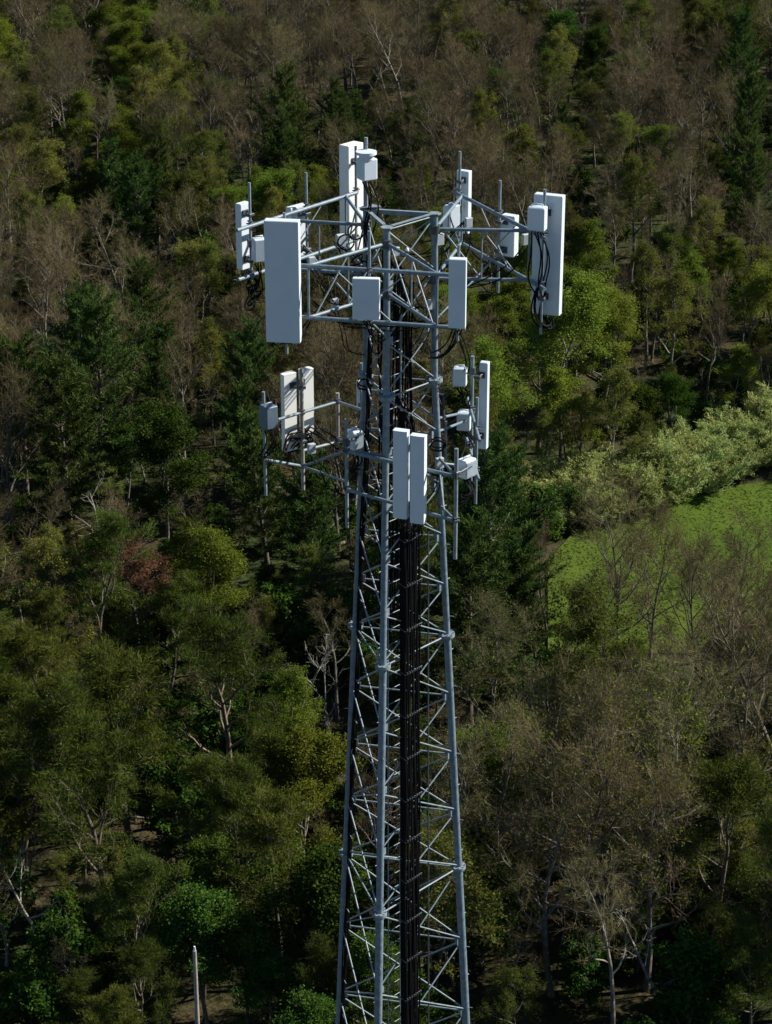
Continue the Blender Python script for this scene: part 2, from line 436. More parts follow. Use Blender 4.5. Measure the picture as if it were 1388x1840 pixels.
def sector(key, label, pu, qu, arms, masts):
    """a sector mount: two parallel rails, trussed V arms back to a leg, and mast pipes clamped outside the rails"""
    (u1, v1), (u2, v2) = pu, qu
    p, q = PZ(u1, v1, TOP+ZU), PZ(u2, v2, TOP+ZU); d, n = out_normal(p, q)
    dz = Vector((0, 0, ZL-ZU))
    t = empty('sector_mount', (p+q)/2+dz, label, 'antenna mount', 'upper antenna mounts')
    bar(t, 'rail', p, q, .042); bar(t, 'rail', p+dz, q+dz, .042)
    leg, ts = arms
    L1, L2 = leg_pt(leg, ZU), leg_pt(leg, ZL)
    for s in ts:
        e = p+(q-p)*s; e2 = e+dz
        bar(t, 'arm', L1, e, .038); bar(t, 'arm', L2, e2, .038)
        bar(t, 'post', e, e2, .024)
        mu, ml = L1+(e-L1)*.5, L2+(e2-L2)*.5
        bar(t, 'post', mu, ml, .018, M_STEEL2)
        bar(t, 'truss_rod', L1+(e-L1)*.08, ml, .018, M_STEEL2); bar(t, 'truss_rod', mu, L2+(e2-L2)*.92, .018, M_STEEL2)
    m = MB(); m.tube([L1+Vector((0, 0, .09)), L1-Vector((0, 0, .09))], .12, 10); m.tube([L2+Vector((0, 0, .09)), L2-Vector((0, 0, .09))], .12, 10)
    m.build('leg_collar', M_DARK, t)
    out = []
    for u, vt, vb in masts:
        s = (u-u1)/(u2-u1); b = p+(q-p)*s+n*.09; 
        # slide along the rail so that the column fits
        for _ in range(4): b += d*((u-uv_of(b)[0])/87.0/max(.3, abs(d.x)))
        ms = Mast(b.x, b.y)
        bar(t, 'mast', ms.at(vb), ms.at(vt), .031, M_STEEL2)
        clamp(t, b); clamp(t, b+dz); out.append(ms)
    FR[key] = (t, p, q, d, n, out)
sector('front', 'near upper antenna mount of two long rails carrying the biggest slab antenna', (497, 474), (838, 496), (0, (.17, .85)),
       [(513, 382, 636), (664, 415, 590), (824, 440, 612)])
sector('left', 'upper antenna mount on the west side, its rails running back to the tallest antenna', (426, 414), (642, 346), (2, (.28, .90)),
       [(450, 328, 505), (551, 310, 482), (640, 262, 450)])
sector('right', 'upper antenna mount on the field side of the tower with a raised back rail', (815, 344), (982, 430), (1, (.10, .83)),
       [(826, 272, 462), (898, 324, 526), (977, 340, 600)])

def panel(name, mast, u, vt, vb, ang, wd, dp, label, group, off=.22, mat=None, rounded=False, conn=4, tilt=0.0, cat='antenna', face_out=1, brk=True, bulge=.35):
    """panel antenna: u is the column of its middle, ang the direction of its width in the ground plane (degrees)"""
    a = math.radians(ang); d = Vector((math.cos(a), math.sin(a), 0)); n = Vector((d.y, -d.x, 0))*face_out   # n: the way it faces
    c = Vector((mast.x, mast.y, 0))+n*off; mat = mat or M_WHITE
    vm = (vt+vb)/2
    for _ in range(5):
        z = zat((c.x, c.y), vm); c += d*((u-uv_of((c.x, c.y, z))[0])/87.0/max(.35, abs(d.x)))
    zt, zb = zat((c.x, c.y), vt), zat((c.x, c.y), vb); h = zt-zb
    base = Vector((c.x, c.y, zb)); t = empty(name, base, label, cat, group)
    M = Matrix.Translation(Vector((c.x, c.y, (zt+zb)/2))) @ Matrix.Rotation(math.atan2(n.y, n.x)+PI/2, 4, 'Z') @ Matrix.Rotation(tilt, 4, 'X')
    m = MB()
    if rounded:
        o_ = []
        for k in range(17):
            th = PI+PI*k/16; o_.append((math.cos(th)*wd/2, -dp*.4*(1 if 0 < k < 16 else .2)+math.sin(th)*dp*bulge))
        o_ += [(wd/2, dp*.5), (-wd/2, dp*.5)]
        m.prism(o_, -h/2, h/2, M)
        m.prism([(x*1.03, y*1.03) for x, y in o_], h/2, h/2+.02, M)
    else:
        m.box(None, (wd, dp, h), bev=.016, M=M)
    rd = m.build('radome', mat, t)
    seam = MB()
    if not rounded:
        for zz in (h/2-.07, -h/2+.07): seam.box(None, (wd+.006, dp+.006, .012), bev=0, M=M @ Matrix.Translation((0, 0, zz)))
        seam.build('end_cap', M_BLUE, rd)
    if brk:
        ml = M.inverted() @ Vector((mast.x, mast.y, M.translation.z))
        for fz in (.36, -.34):
            b = MB()
            b.box(None, (.16, .03, .14), bev=.006, M=M @ Matrix.Translation((ml.x*.5, dp/2+.012, h*fz)))
            b.tube([M @ Vector((ml.x*.5-.05, dp/2, h*fz+.03)), M @ Vector((ml.x-.05, ml.y, h*fz+.03))], .016, 6)
            b.tube([M @ Vector((ml.x*.5+.05, dp/2, h*fz-.03)), M @ Vector((ml.x+.05, ml.y, h*fz-.03))], .016, 6)
            b.box(None, (.15, .13, .06), bev=.01, M=M @ Matrix.Translation((ml.x, ml.y, h*fz)))
            b.build('bracket', M_DARK, t)
    for k in range(conn):
        x = (k-(conn-1)/2)*min(.07, wd*.8/conn)
        cc = MB(); cc.tube([M @ Vector((x, .02, -h/2+.005)), M @ Vector((x, .02, -h/2-.075))], .016, 8); cc.build('connector', M_DARK, t)
    return base, M, h
def radio(mast, u, vt, vb, ang, wd, dp, label, group, off=.16, mat=None, name='radio_unit', side_=1, cap=False):
    a = math.radians(ang); d = Vector((math.cos(a), math.sin(a), 0)); n = Vector((d.y, -d.x, 0))*side_
    c = Vector((mast.x, mast.y, 0))+n*off
    vm = (vt+vb)/2
    for _ in range(5):
        z = zat((c.x, c.y), vm); c += d*((u-uv_of((c.x, c.y, z))[0])/87.0/max(.35, abs(d.x)))
    zt, zb = zat((c.x, c.y), vt), zat((c.x, c.y), vb); h = zt-zb
    base = Vector((c.x, c.y, zb)); t = empty(name, base, label, 'radio unit', group); mat = mat or M_GREY
    M = Matrix.Translation(Vector((c.x, c.y, (zt+zb)/2))) @ Matrix.Rotation(math.atan2(n.y, n.x)+PI/2, 4, 'Z')
    m = MB(); m.box(None, (wd, dp, h), bev=.03, M=M); m.build('casing', mat, t)
    m = MB()
    for k in range(9):
        x = -wd/2+wd*(k+.5)/9; m.box(None, (.008, .03, h*.82), M=M @ Matrix.Translation((x, dp/2+.012, 0)))
    m.build('cooling_fin', mat, t)
    m = MB(); m.tube([M @ Vector((-wd*.3, 0, h/2-.01)), M @ Vector((-wd*.3, 0, h/2+.05)), M @ Vector((wd*.3, 0, h/2+.05)), M @ Vector((wd*.3, 0, h/2-.01))], .013, 6)
    m.build('handle', M_GREY, t)
    m = MB(); ml = M.inverted() @ Vector((mast.x, mast.y, M.translation.z))
    m.tube([M @ Vector((0, dp/2*(1 if ml.y > 0 else -1), h*.2)), M @ Vector((ml.x, ml.y, h*.2))], .03, 6)
    m.box(None, (.13, .13, .16), bev=.012, M=M @ Matrix.Translation((ml.x, ml.y, h*.2))); m.build('bracket', M_DARK, t)
    for k in range(4):
        cc = MB(); x = (k-1.5)*wd*.2; cc.tube([M @ Vector((x, 0, -h/2+.005)), M @ Vector((x, 0, -h/2-.06))], .014, 8); cc.build('connector', M_DARK, t)
    if cap:
        m = MB(); m.tube([M @ Vector((-.03, -.02, h/2-.01)), M @ Vector((-.03, -.02, h/2+.10))], [.15, .15], 20)
        m.tube([M @ Vector((-.03, -.02, h/2+.09)), M @ Vector((-.03, -.02, h/2+.15))], [.215, .215], 28)
        m.build('round_cap', M_WHITE, t)
    return base, M, h

def loops(label, starts, ends, sag, rnd, r=.016, swirl=0.0):
    c0 = Vector(starts[0]); t = empty('jumper_cable', c0, label, 'cable')
    for s, e in zip(starts, ends):
        s, e = Vector(s), Vector(e); pts = []; sg = sag*rnd.uniform(.7, 1.25)
        ox, oy = rnd.uniform(-.12, .12), rnd.uniform(-.12, .12)
        for k in range(13):
            q = k/12; p = s+(e-s)*q; b = math.sin(PI*q)
            p = p+Vector((ox*b+swirl*math.sin(2*PI*q), oy*b+swirl*.6*math.cos(2*PI*q)-swirl*.6, -sg*b)); pts.append(p)
        MB().tube(pts, r, 6, caps=False).build('cable', M_BLACK, t)
rc = random.Random(11)
def jumpers(label, B, n, target, sag, swirl=0.0):
    base, M, h = B; st = [M @ Vector(((k-(n-1)/2)*.06, .02, -h/2-.06)) for k in range(n)]
    en = [Vector(target)+Vector((rc.uniform(-.1, .1), rc.uniform(-.1, .1), rc.uniform(-.15, .15))) for _ in range(n)]
    loops(label, st, en, sag, rc, .017, swirl)

GU = 'upper platform panel antennas'; GR = 'radio units on the upper mounts'
mf = FR['front'][5]; mlf = FR['left'][5]; mr = FR['right'][5]
A = panel('panel_antenna', mf[0], 509, 395, 613, -8, .68, .22, 'largest white slab antenna on the near mount, cool grey face toward us', GU, .24, conn=5)
B_ = panel('panel_antenna', mf[2], 822.5, 464, 588, -8, .335, .18, 'slim white panel antenna at the east end of the near rails', GU, .2)
C_ = panel('panel_antenna', mf[1], 658.5, 499, 573, -6, .53, .14, 'small square-cornered white panel in the middle of the near rails', GU, .17, conn=2)
D_ = panel('panel_antenna', mlf[0], 438, 364, 482, 50, .30, .17, 'short white panel antenna at the far west end, seen from behind', GU, .26, face_out=-1)
E_ = panel('panel_antenna', mlf[1], 534, 369, 460, 46, .50, .16, 'white panel half hidden behind the largest slab antenna', GU, .22, face_out=-1)
F_ = panel('panel_antenna', mlf[2], 632, 258, 452, 50, .50, .28, 'tall white antenna rising highest at the back of the tower', GU, .26, face_out=-1, mat=M_CREAM)
G_ = panel('panel_antenna', mr[0], 834, 306, 418, -30, .30, .16, 'narrow white panel antenna behind the thin mast at the tower\'s back corner', GU, .24, face_out=-1)
H_ = panel('panel_antenna', mr[1], 916, 386, 459, -32, .34, .20, 'short boxy white antenna hung midway along the sloping side rail', GU, .22, face_out=-1)
I_ = panel('panel_antenna', mr[2], 985, 349, 563, -22, .62, .20, 'long white slab antenna at the far east end, its back toward us', GU, .30, face_out=-1, conn=5)
Rd1 = radio(mlf[0], 466, 428, 469, 20, .27, .22, 'pale grey radio box beside the short west-end antenna', GR, .22)
Rd2 = radio(mr[2], 966, 371, 413, -20, .37, .24, 'white radio box in front of the long slab antenna\'s top', GR, .2, M_WHITE)
Rd3 = radio(mr[0], 812, 368, 412, 40, .3, .22, 'pale radio box under the back corner of the upper mounts', GR, .18)
# mast on the slim back leg, with the round-capped radio
lt = leg_pt(2, 0)
tm = Mast(lt.x+.0, lt.y)
o = MB().tube([Vector((lt.x, lt.y, TOP-.3)), tm.at(247)], .04, 10).build('top_mast', M_STEEL2); 
tag(o, 'short vertical pipe standing on the top of the slim back leg', 'mast')
Rc = radio(tm, 660, 284, 322, 30, .34, .30, 'white radio box under a round flat cap at the tower top', GR, .14, M_WHITE, cap=True)
# top ring plates
rg = empty('top_ring', (0, 0, TOP-.05), 'triangular frame of steel angles tying the three leg tops together', 'frame')
for i in range(3):
    a_, b_ = leg_pt(i, .045), leg_pt((i+1) % 3, .045); d = (b_-a_).normalized()
    M = Matrix.Translation((a_+b_)/2) @ Matrix.Rotation(math.atan2(d.y, d.x), 4, 'Z'); L = (b_-a_).length
    m = MB(); m.box(None, (L-.3, .08, .012), M=M); m.box(None, (L-.3, .012, .08), M=M @ Matrix.Translation((0, .034, -.045))); m.build('angle_bar', M_STEEL2, rg)
pl = MB(); pl.prism([(-.22, -.12), (.26, -.06), (.02, .24)], TOP+.085, TOP+.10, Matrix.Translation((lt.x+.06, lt.y, 0)))
pl.build('corner_plate', M_STEEL2, rg)
# bright obstruction light on the front arm
lp = PZ(732, 455, TOP+ZU+.03)
ol = empty('marker_lamp', lp, 'small clear glass lamp glinting on the near mount arm', 'lamp')
MB().tube([lp, lp+Vector((0, 0, .05))], .03, 12).build('socket', M_DARK, ol)
MB().tube([lp+Vector((0, 0, .05)), lp+Vector((0, 0, .08)), lp+Vector((0, 0, .115))], [.035, .04, .015], 12).build('lens', M_LAMP, ol)

jumpers('black cables under the short west-end antenna, hanging in long loops', D_, 4, mlf[0].at(520)+Vector((.12, 0, 0)), .55, .16)
jumpers('black cables drooping below the pale west-end radio box', Rd1, 4, mlf[0].at(505), .35, .1)
jumpers('black cables at the foot of the largest slab antenna', A, 3, FR['front'][1]+Vector((.7, .3, -.9)), .12, .03)
jumpers('black cables under the slim near panel antenna', B_, 4, leg_pt(1, -3.0), .28, .05)
jumpers('black cables behind the small near panel', C_, 3, leg_pt(0, -2.2), .2, .04)
jumpers('black cables coiled under the long east slab antenna', I_, 5, mr[2].at(520), .45, .12)
jumpers('black cables falling from the east radio box', Rd2, 5, mr[2].at(530), .1, .05)
jumpers('black cables looping from the tallest back antenna to the tower', F_, 5, leg_pt(2, -.9), .15, .12)
jumpers('black cables under the round-capped radio', Rc, 4, leg_pt(2, -.8)+Vector((.1, -.1, 0)), .05, .08)
jumpers('black cables below the midway boxy antenna', H_, 3, FR['right'][1]+Vector((.3, -.2, -1.0)), .3, .05)
jumpers('black cables from the half hidden west panel to the tower', E_, 4, leg_pt(2, -1.0), .3, .12)
for k, (a_, b_, sg) in enumerate([((560, 545), (700, 580), .25), ((700, 470), (790, 560), .35), ((600, 440), (690, 470), .2), ((720, 460), (830, 400), .25), ((560, 566), (800, 580), .22)]):
    ys = [-1.2, .6, -.1, .9, -1.6][k]
    p, q = PY(*a_, ys), PY(*b_, ys+.3)
    loops(['black cable slung under the near lower rail', 'black cable drooping inside the tower top', 'black cable crossing behind the near arm', 'black cable sagging toward the back corner', 'black cable looping low across the tower front'][k],
          [p+Vector((0, 0, .04*j)) for j in range(3)], [q+Vector((.03*j, 0, 0)) for j in range(3)], sg, rc, .011, .05)
for k, (u, v, y) in enumerate([(622, 437, .7), (757, 566, -.3), (640, 418, .8), (706, 562, -.4), (795, 440, .5)]):
    c = PY(u, v, y); m = []
    for q in range(40):
        a = q/40*4*PI; m.append(c+Vector((.17*math.cos(a), .05*math.sin(a*.5)+.003*q, .17*math.sin(a))))
    o = MB().tube(m, .016, 6).build('coiled_cable', M_BLACK)
    tag(o, ['coil of black cable by the back antenna foot', 'coil of black cable between the near and thick legs', 'second, higher coil of black cable beside the back antenna', 'coil of black cable right of the small near panel', 'coil of black cable on the thick outer leg'][k], 'cable', 'coils of spare cable')

inner = empty('cable_run', leg_pt(0, -3), 'dark cables and conduits dropping inside the lattice between the two antenna levels', 'cable bundle')
for k, (fx_, fy_) in enumerate(((-.25, .1), (-.21, .13), (-.17, .1), (-.12, .14), (.05, .22), (.10, .2), (.15, .23), (.0, -.1), (.05, -.12), (.30, .1), (.34, .12), (-.30, -.05), (-.05, .3), (.2, .05), (.24, .02), (-.35, .12))):
    MB().tube([Vector((fx_+.02*math.sin(z*1.7+k), fy_+.02*math.cos(z*2+k), TOP+z)) for z in np.arange(-.7-.07*k, -9.5, -.6)], .023, 6).build('cable', M_BLACK, inner)
# ---- lower platform
ZU2 = leg_at(0, 818).z-TOP; ZL2 = leg_at(0, 893).z-TOP
def mst(u, v): p = PZ(u, v, TOP+ZU2); return Mast(p.x, p.y)
mA, mB_, mC, mD, mE, mF1, mF2 = mst(475, 762), mst(543, 741), mst(607, 722), mst(623, 811), mst(820, 857), mst(848, 735), mst(857, 768)
def tgroup(name, base, label, cat, group=None): return empty(name, base, label, cat, group)
GL = 'lower antenna mounts'
tl = tgroup('sector_mount', mB_.at(880), 'lower antenna mount on the west side with two curved-top antennas', 'antenna mount', GL)
bar(tl, 'rail', mst(500, 754).at(754), mC.at(722), .036); bar(tl, 'rail', mA.at(826), mB_.at(838), .036)
bar(tl, 'rail', mB_.at(810), mC.at(794), .034, M_STEEL2)
bar(tl, 'arm', mB_.at(838), leg_at(2, 800), .034, M_STEEL2); bar(tl, 'arm', mC.at(722), leg_at(2, 738), .034, M_STEEL2)
bar(tl, 'arm', mC.at(790), leg_at(2, 800), .034, M_STEEL2); bar(tl, 'strut', mB_.at(838), mD.at(866), .03, M_STEEL2)
bar(tl, 'mast', mA.at(890), mA.at(704), .036, M_STEEL2); bar(tl, 'mast', mB_.at(880), mB_.at(662), .045, M_RUST); bar(tl, 'mast', mC.at(795), mC.at(706), .045, M_RUST)
for m_, v in ((mA, 826), (mB_, 742), (mB_, 838), (mC, 722), (mC, 790)): clamp(tl, m_.at(v), .12)
tf = tgroup('sector_mount', mD.at(948), 'lower antenna mount across the near side with long rails sloping toward us', 'antenna mount', GL)
bar(tf, 'rail', mD.at(811), mE.at(856), .04); bar(tf, 'rail', mD.at(880), mE.at(936), .04)
bar(tf, 'mast', mD.at(948), mD.at(753), .040, M_STEEL2); bar(tf, 'mast', mE.at(1004), mE.at(806), .044, M_STEEL2)
bar(tf, 'arm', leg_at(0, 818), mD.at(811), .032); bar(tf, 'arm', leg_at(1, 822), mE.at(856), .032); bar(tf, 'arm', leg_at(1, 910), mE.at(936), .032)
bar(tf, 'truss_rod', leg_at(1, 832), mst(800, 852).at(925), .02, M_STEEL2)
pm = Mast(*(PZ(738, 838, TOP+ZU2).xy)); bar(tf, 'mast', pm.at(948), pm.at(782), .04, M_DARK)
for m_, v in ((mD, 811), (mD, 878), (mE, 856), (mE, 935), (pm, 840), (pm, 908)): clamp(tf, m_.at(v), .13)
tr = tgroup('sector_mount', mF2.at(905), 'lower antenna mount on the field side, seen almost end-on', 'antenna mount', GL)
bar(tr, 'rail', mst(840, 715).at(715), mst(862, 792).at(792), .036); bar(tr, 'rail', mst(840, 715).at(788), mst(862, 792).at(862), .036)
bar(tr, 'arm', leg_at(1, 776), mF1.at(752), .03); bar(tr, 'arm', leg_at(1, 752), mst(842, 720).at(740), .03)
bar(tr, 'arm', leg_at(1, 832), mF2.at(840), .03)
bar(tr, 'mast', mF1.at(880), mF1.at(640), .042, M_STEEL2); bar(tr, 'mast', mF2.at(905), mF2.at(714), .036, M_STEEL2)
mF3 = mst(802, 765); bar(tr, 'mast', mF3.at(826), mF3.at(757), .024, M_STEEL2)
for m_, v in ((mF1, 735), (mF1, 800), (mF2, 770), (mF2, 845)): clamp(tr, m_.at(v), .13)
tb = tgroup('sector_mount', leg_at(2, 760), 'lower antenna mount at the far side, glimpsed through the lattice', 'antenna mount', GL)
mG, mH = Mast(*PZ(650, 700, TOP+ZU2).xy), Mast(*PZ(722, 712, TOP+ZU2).xy)
bar(tb, 'rail', mG.at(700), mH.at(708), .034); bar(tb, 'rail', mG.at(770), mH.at(776), .034)
bar(tb, 'arm', leg_at(2, 738), mG.at(700), .03); bar(tb, 'arm', leg_at(1, 752), mH.at(708), .03)
bar(tb, 'mast', mG.at(790), mG.at(652), .036, M_STEEL2); bar(tb, 'mast', mH.at(800), mH.at(650), .036, M_STEEL2)

GL2 = 'lower platform panel antennas'; GR2 = 'radio units on the lower mounts'
a1 = panel('panel_antenna', mB_, 519.5, 672, 808, 36, .32, .15, 'off-white curved antenna left of its mast on the lower west mount', GL2, .34, M_CREAM, True, face_out=-1)
a2 = panel('panel_antenna', mB_, 551, 664, 790, 36, .30, .15, 'off-white curved antenna directly behind the lower west mast', GL2, .34, M_CREAM, True, face_out=-1)
a3 = panel('panel_antenna', pm, 721, 774, 929, -20, .31, .17, 'first of two tall white antennas side by side on the lower mount', GL2, .24, rounded=True, bulge=.16)
a4 = panel('panel_antenna', pm, 752, 783, 938, -20, .31, .17, 'second of the two tall white side-by-side antennas, with the sunlit edge', GL2, .24, rounded=True, bulge=.16)
a5 = panel('panel_antenna', mF2, 870, 650, 805, -20, .19, .16, 'long thin white antenna on the lower field-side mount', GL2, .22, rounded=False, face_out=-1, mat=M_WHITE)
a6 = panel('panel_antenna', mG, 651, 684, 735, 10, .24, .15, 'small pale panel seen behind the slim back leg', GL2, .2, mat=M_GREY, face_out=-1)
r1 = radio(mA, 483, 728, 768, 35, .30, .30, 'dark blue-grey radio box at the lower west end', GR2, .16, M_BLUE)
r2 = radio(mD, 637, 772, 806, 40, .26, .26, 'blue-grey radio box with a white top by the slim leg', GR2, .2, M_GREY, side_=-1)
r3 = radio(mF1, 827, 660, 692, -10, .30, .22, 'upper of two pale blue-grey radio boxes on the lower field-side mount', GR2, .18, M_GREY)
r4 = radio(mF1, 834, 740, 772, -10, .30, .22, 'lower of two pale blue-grey radio boxes on the lower field-side mount', GR2, .2, M_GREY)
r5 = radio(mE, 839, 824, 856, 48, .34, .26, 'white radio box catching the sun on the lower east mast', GR2, .22, M_WHITE, side_=-1)
r6 = radio(mH, 714, 750, 783, -8, .26, .2, 'brownish grey radio box inside the lattice above the paired antennas', GR2, .16, M_RUST)
jumpers('black cables hanging under the dark radio box', r1, 4, mA.at(818)+Vector((.1, 0, 0)), .1, .08)
jumpers('black cables looping around the curved antennas\' mast', a2, 6, mA.at(815)+Vector((.4, .1, 0)), -.35, .06)
jumpers('black cables in a tall arch beside the curved antennas', a1, 5, mC.at(800), -.55, .1)
jumpers('black cables beneath the paired white antennas', a3, 4, run_at(-6.6, -.2), .1, .04)
jumpers('black cables under the sunlit paired antenna', a4, 4, run_at(-6.8, .1), .1, .04)
jumpers('black cables between the two stacked radio boxes', r3, 5, mF1.at(735), .05, .06)
jumpers('black cables under the lower stacked radio box', r4, 5, mF2.at(840), .1, .1)
jumpers('black cables below the sunlit radio box', r5, 4, mE.at(905)+Vector((.15, .1, 0)), .15, .1)
jumpers('black cables from the radio box by the slim leg', r2, 4, leg_at(2, 850), .12, .08)
jumpers('black cables under the thin field-side antenna', a5, 2, mF2.at(845), .15, .04)
loops('black cables climbing from the stacked radios to the slim panel above', [mF1.at(665)+Vector((-.15, 0, 0)), mF1.at(668)+Vector((-.2, 0, 0)), mF1.at(670)+Vector((-.1, 0, 0))],
      [mf[2].at(600)+Vector((.05*j-.05, .1, 0)) for j in range(3)], .15, rc, .012)
for k, (i, v) in enumerate(((1, 800), (1, 845), (2, 790), (2, 690))):
    c = leg_at(i, v); pts = []
    for q in range(60):
        a = q/60*6*PI; pts.append(c+Vector((.16*math.cos(a)+.02*math.sin(3*a), -.14+.05*math.sin(a*.5), .13*math.sin(a)+.002*q)))
    o = MB().tube(pts, .014, 6).build('coiled_cable', M_BLACK)
    tag(o, ['upper coil of black cable on the thick leg at the lower platform', 'lower coil of black cable on the thick leg at the lower platform', 'coil of black cable on the slim leg at the lower platform', 'coil of black cable on the slim leg between the platforms'][k], 'cable', 'coils of spare cable')

# small boxes, tie-backs and extra cables on the platforms
MX = painted('small_box_paint', (.34, .38, .40), (.46, .50, .52), .5, .1, 6)
BX = [((602, 545), .9, .16, 'white connector block on the west lower arm'), ((560, 470), -.4, .15, 'small grey junction box on the near rail by the largest slab antenna'), ((612, 432), 1.3, .2, 'small pale junction box at the foot of the tallest antenna'),
      ((712, 452), -.2, .14, 'small grey junction box left of the marker lamp'), ((790, 430), .4, .18, 'small grey junction box on the thick leg under the top'), ((842, 400), 1.2, .16, 'small pale junction box under the raised back rail'),
      ((945, 430), .3, .17, 'small grey junction box at the east mast'), ((770, 548), .1, .15, 'small grey junction box on the thick leg near the lower arm'), ((660, 560), -.5, .14, 'small grey junction box hidden under the small near panel'),
      ((560, 806), .6, .17, 'small grey junction box among the west cable arch'), ((700, 815), -.3, .18, 'small grey junction box beside the first paired antenna'), ((790, 832), .1, .18, 'small grey junction box on the thick leg at the lower platform')]
for (uv, y, sz, lab) in BX:
    c = PY(uv[0], uv[1], y); t = empty('junction_box', c-Vector((0, 0, sz*.7)), lab, 'junction box', 'junction boxes on the platforms')
    MB().box(c, (sz, sz*.55, sz*1.35), .5, .012).build('casing', MX, t)
    for q in (-1, 1): MB().tube([c+Vector((q*sz*.25, 0, -sz*.66)), c+Vector((q*sz*.25, 0, -sz*.9))], .016, 6).build('connector', M_DARK, t)
    loops('black cables dropping from the '+' '.join(lab.split()[1:12]), [c+Vector((q*sz*.25, 0, -sz*.85)) for q in (-1, 1)], [Vector((c.x*.55+.05*q, c.y*.5, c.z-1.0)) for q in (0, 1)], .22, rc, .013, .07)
for key, lf, s0 in (('front', 0, .5), ('left', 2, .6), ('right', 1, .45)):
    t, p, q, d, n, ms = FR[key]
    bar(t, 'tie_back', leg_pt(lf, -2.3), p+(q-p)*s0+Vector((0, 0, ZL-ZU)), .022, M_STEEL2)
    for a_ in (.3, .7): bar(t, 'truss_rod', p+(q-p)*a_, p+(q-p)*(1-a_)*.6+(q-p)*.2+Vector((0, 0, ZL-ZU)), .014, M_STEEL2)
# ---------------------------------------------------------------- utility pole
tp = PZ(350, 1708, 10.5)
up = empty('utility_pole', (tp.x, tp.y, ground_z(tp.x, tp.y)), 'bare weathered wooden pole standing alone at the edge of the dark bushes', 'pole')
MB().tube([Vector((tp.x, tp.y, 0)), Vector((tp.x, tp.y, 10.5))], [.15, .095], 14).build('shaft', M_POLE, up)
m = MB(); m.tube([Vector((tp.x, tp.y, 10.5)), Vector((tp.x, tp.y, 10.58)), Vector((tp.x, tp.y, 10.74))], [.03, .06, .045], 10)
m.build('insulator', M_WHITE, up)

# ---------------------------------------------------------------- trees
class Tree:
    """collects tubes (trunk, limbs) and slivers (twigs, leaves)"""
    def __init__(s, seed): s.r = random.Random(seed); s.n = np.random.RandomState(seed); s.mb = MB(); s.sl = []; s.tips = []
    def limb(s, p, d, L, r0, r1, seg, wob, trop, n=5):
        pts = [p.copy()]; rad = [r0]; d = d.normalized()
        for k in range(seg):
            d = (d+Vector((s.r.gauss(0, wob), s.r.gauss(0, wob), s.r.gauss(0, wob*.7)+trop))).normalized()
            p = p+d*(L/seg); pts.append(p.copy()); rad.append(r0+(r1-r0)*(k+1)/seg)
        s.mb.tube(pts, rad, n, caps=False); return pts, rad
def sliver_mesh(name, P, D, W, mats, midx=None, rs=None, taper=.35, flat=None):
    """quads from base points P along vectors D with widths W"""
    n = len(P); R = rs.normal(size=(n, 3))
    if flat is not None: R = flat
    S = np.cross(D, R); S /= (np.linalg.norm(S, axis=1)[:, None]+1e-9); S *= W[:, None]/2
    V = np.stack([P-S, P+S, P+D+S*taper, P+D-S*taper], 1).reshape(-1, 3)
    return np_mesh(name, V, np.arange(n*4).reshape(-1, 4), mats, False, midx)
def rv(rnd, up=0.0):
    v = Vector((rnd.gauss(0, 1), rnd.gauss(0, 1), rnd.gauss(0, 1)+up)); return v.normalized()
def broadleaf(seed, H, spread, first=.35, limbs=11, kind='bare', lean=0.0, twigs=7, barkm=None):
    """skeleton of a deciduous tree and its tips; returns (trunk mesh, crown mesh)"""
    T = Tree(seed); r = T.r
    tr = .011*H+.04
    pts, rad = T.limb(Vector((0, 0, -.3)), Vector((r.gauss(0, .05)+lean, r.gauss(0, .05), 1)), H*.86, tr, tr*.18, 9, .07, .03, 7)
    tw_p = []; tw_d = []
    for k in range(limbs):
        f = first+(1-first)*((k+.5)/limbs)**.85; i = min(8, int(f*9)); a = f*9-i
        p = pts[i].lerp(pts[i+1], a); rr_ = rad[i]*.62
        az = k*2.4+r.uniform(-.4, .4); el = .35+.75*f+r.uniform(-.15, .15)
        d = Vector((math.cos(az)*math.cos(el), math.sin(az)*math.cos(el), math.sin(el)))
        L = spread*(1.15-.62*abs(f-.55)-.35*f)*r.uniform(.8, 1.15)
        lp_, lr = T.limb(p, d, L, rr_, rr_*.25, 6, .16, .07, 5)
        for q in range(6):
            f2 = .25+.75*(q+.5)/6; i2 = min(5, int(f2*6)); b = lp_[i2].lerp(lp_[i2+1], f2*6-i2)
            d2 = ((lp_[i2+1]-lp_[i2]).normalized()+rv(r, .25)*.95).normalized()
            L2 = L*.42*r.uniform(.6, 1.2)*(1.2-.5*f2)
            bp, br = T.limb(b, d2, L2, lr[i2]*.5, .012, 3, .2, .06, 3)
            for t in range(twigs):
                f3 = .2+.8*(t+.5)/twigs; i3 = min(2, int(f3*3)); c = bp[i3].lerp(bp[i3+1], f3*3-i3)
                d3 = ((bp[i3+1]-bp[i3]).normalized()+rv(r, .35)*.8).normalized()
                tw_p.append(c); tw_d.append(d3*r.uniform(.5, 1.1)*spread*.22)
    TP = np.array([tuple(q) for q in tw_p]); TD = np.array([tuple(q) for q in tw_d])
    trunk = MBmesh(T.mb, 'trunk', barkm or M_BARK)
    return T, trunk, TP, TD
def MBmesh(mb, name, mat):
    me = bpy.data.meshes.new(name); me.from_pydata([tuple(q) for q in mb.v], [], mb.f); me.materials.append(mat)
    me.polygons.foreach_set('use_smooth', [True]*len(mb.f)); me.update(); return me
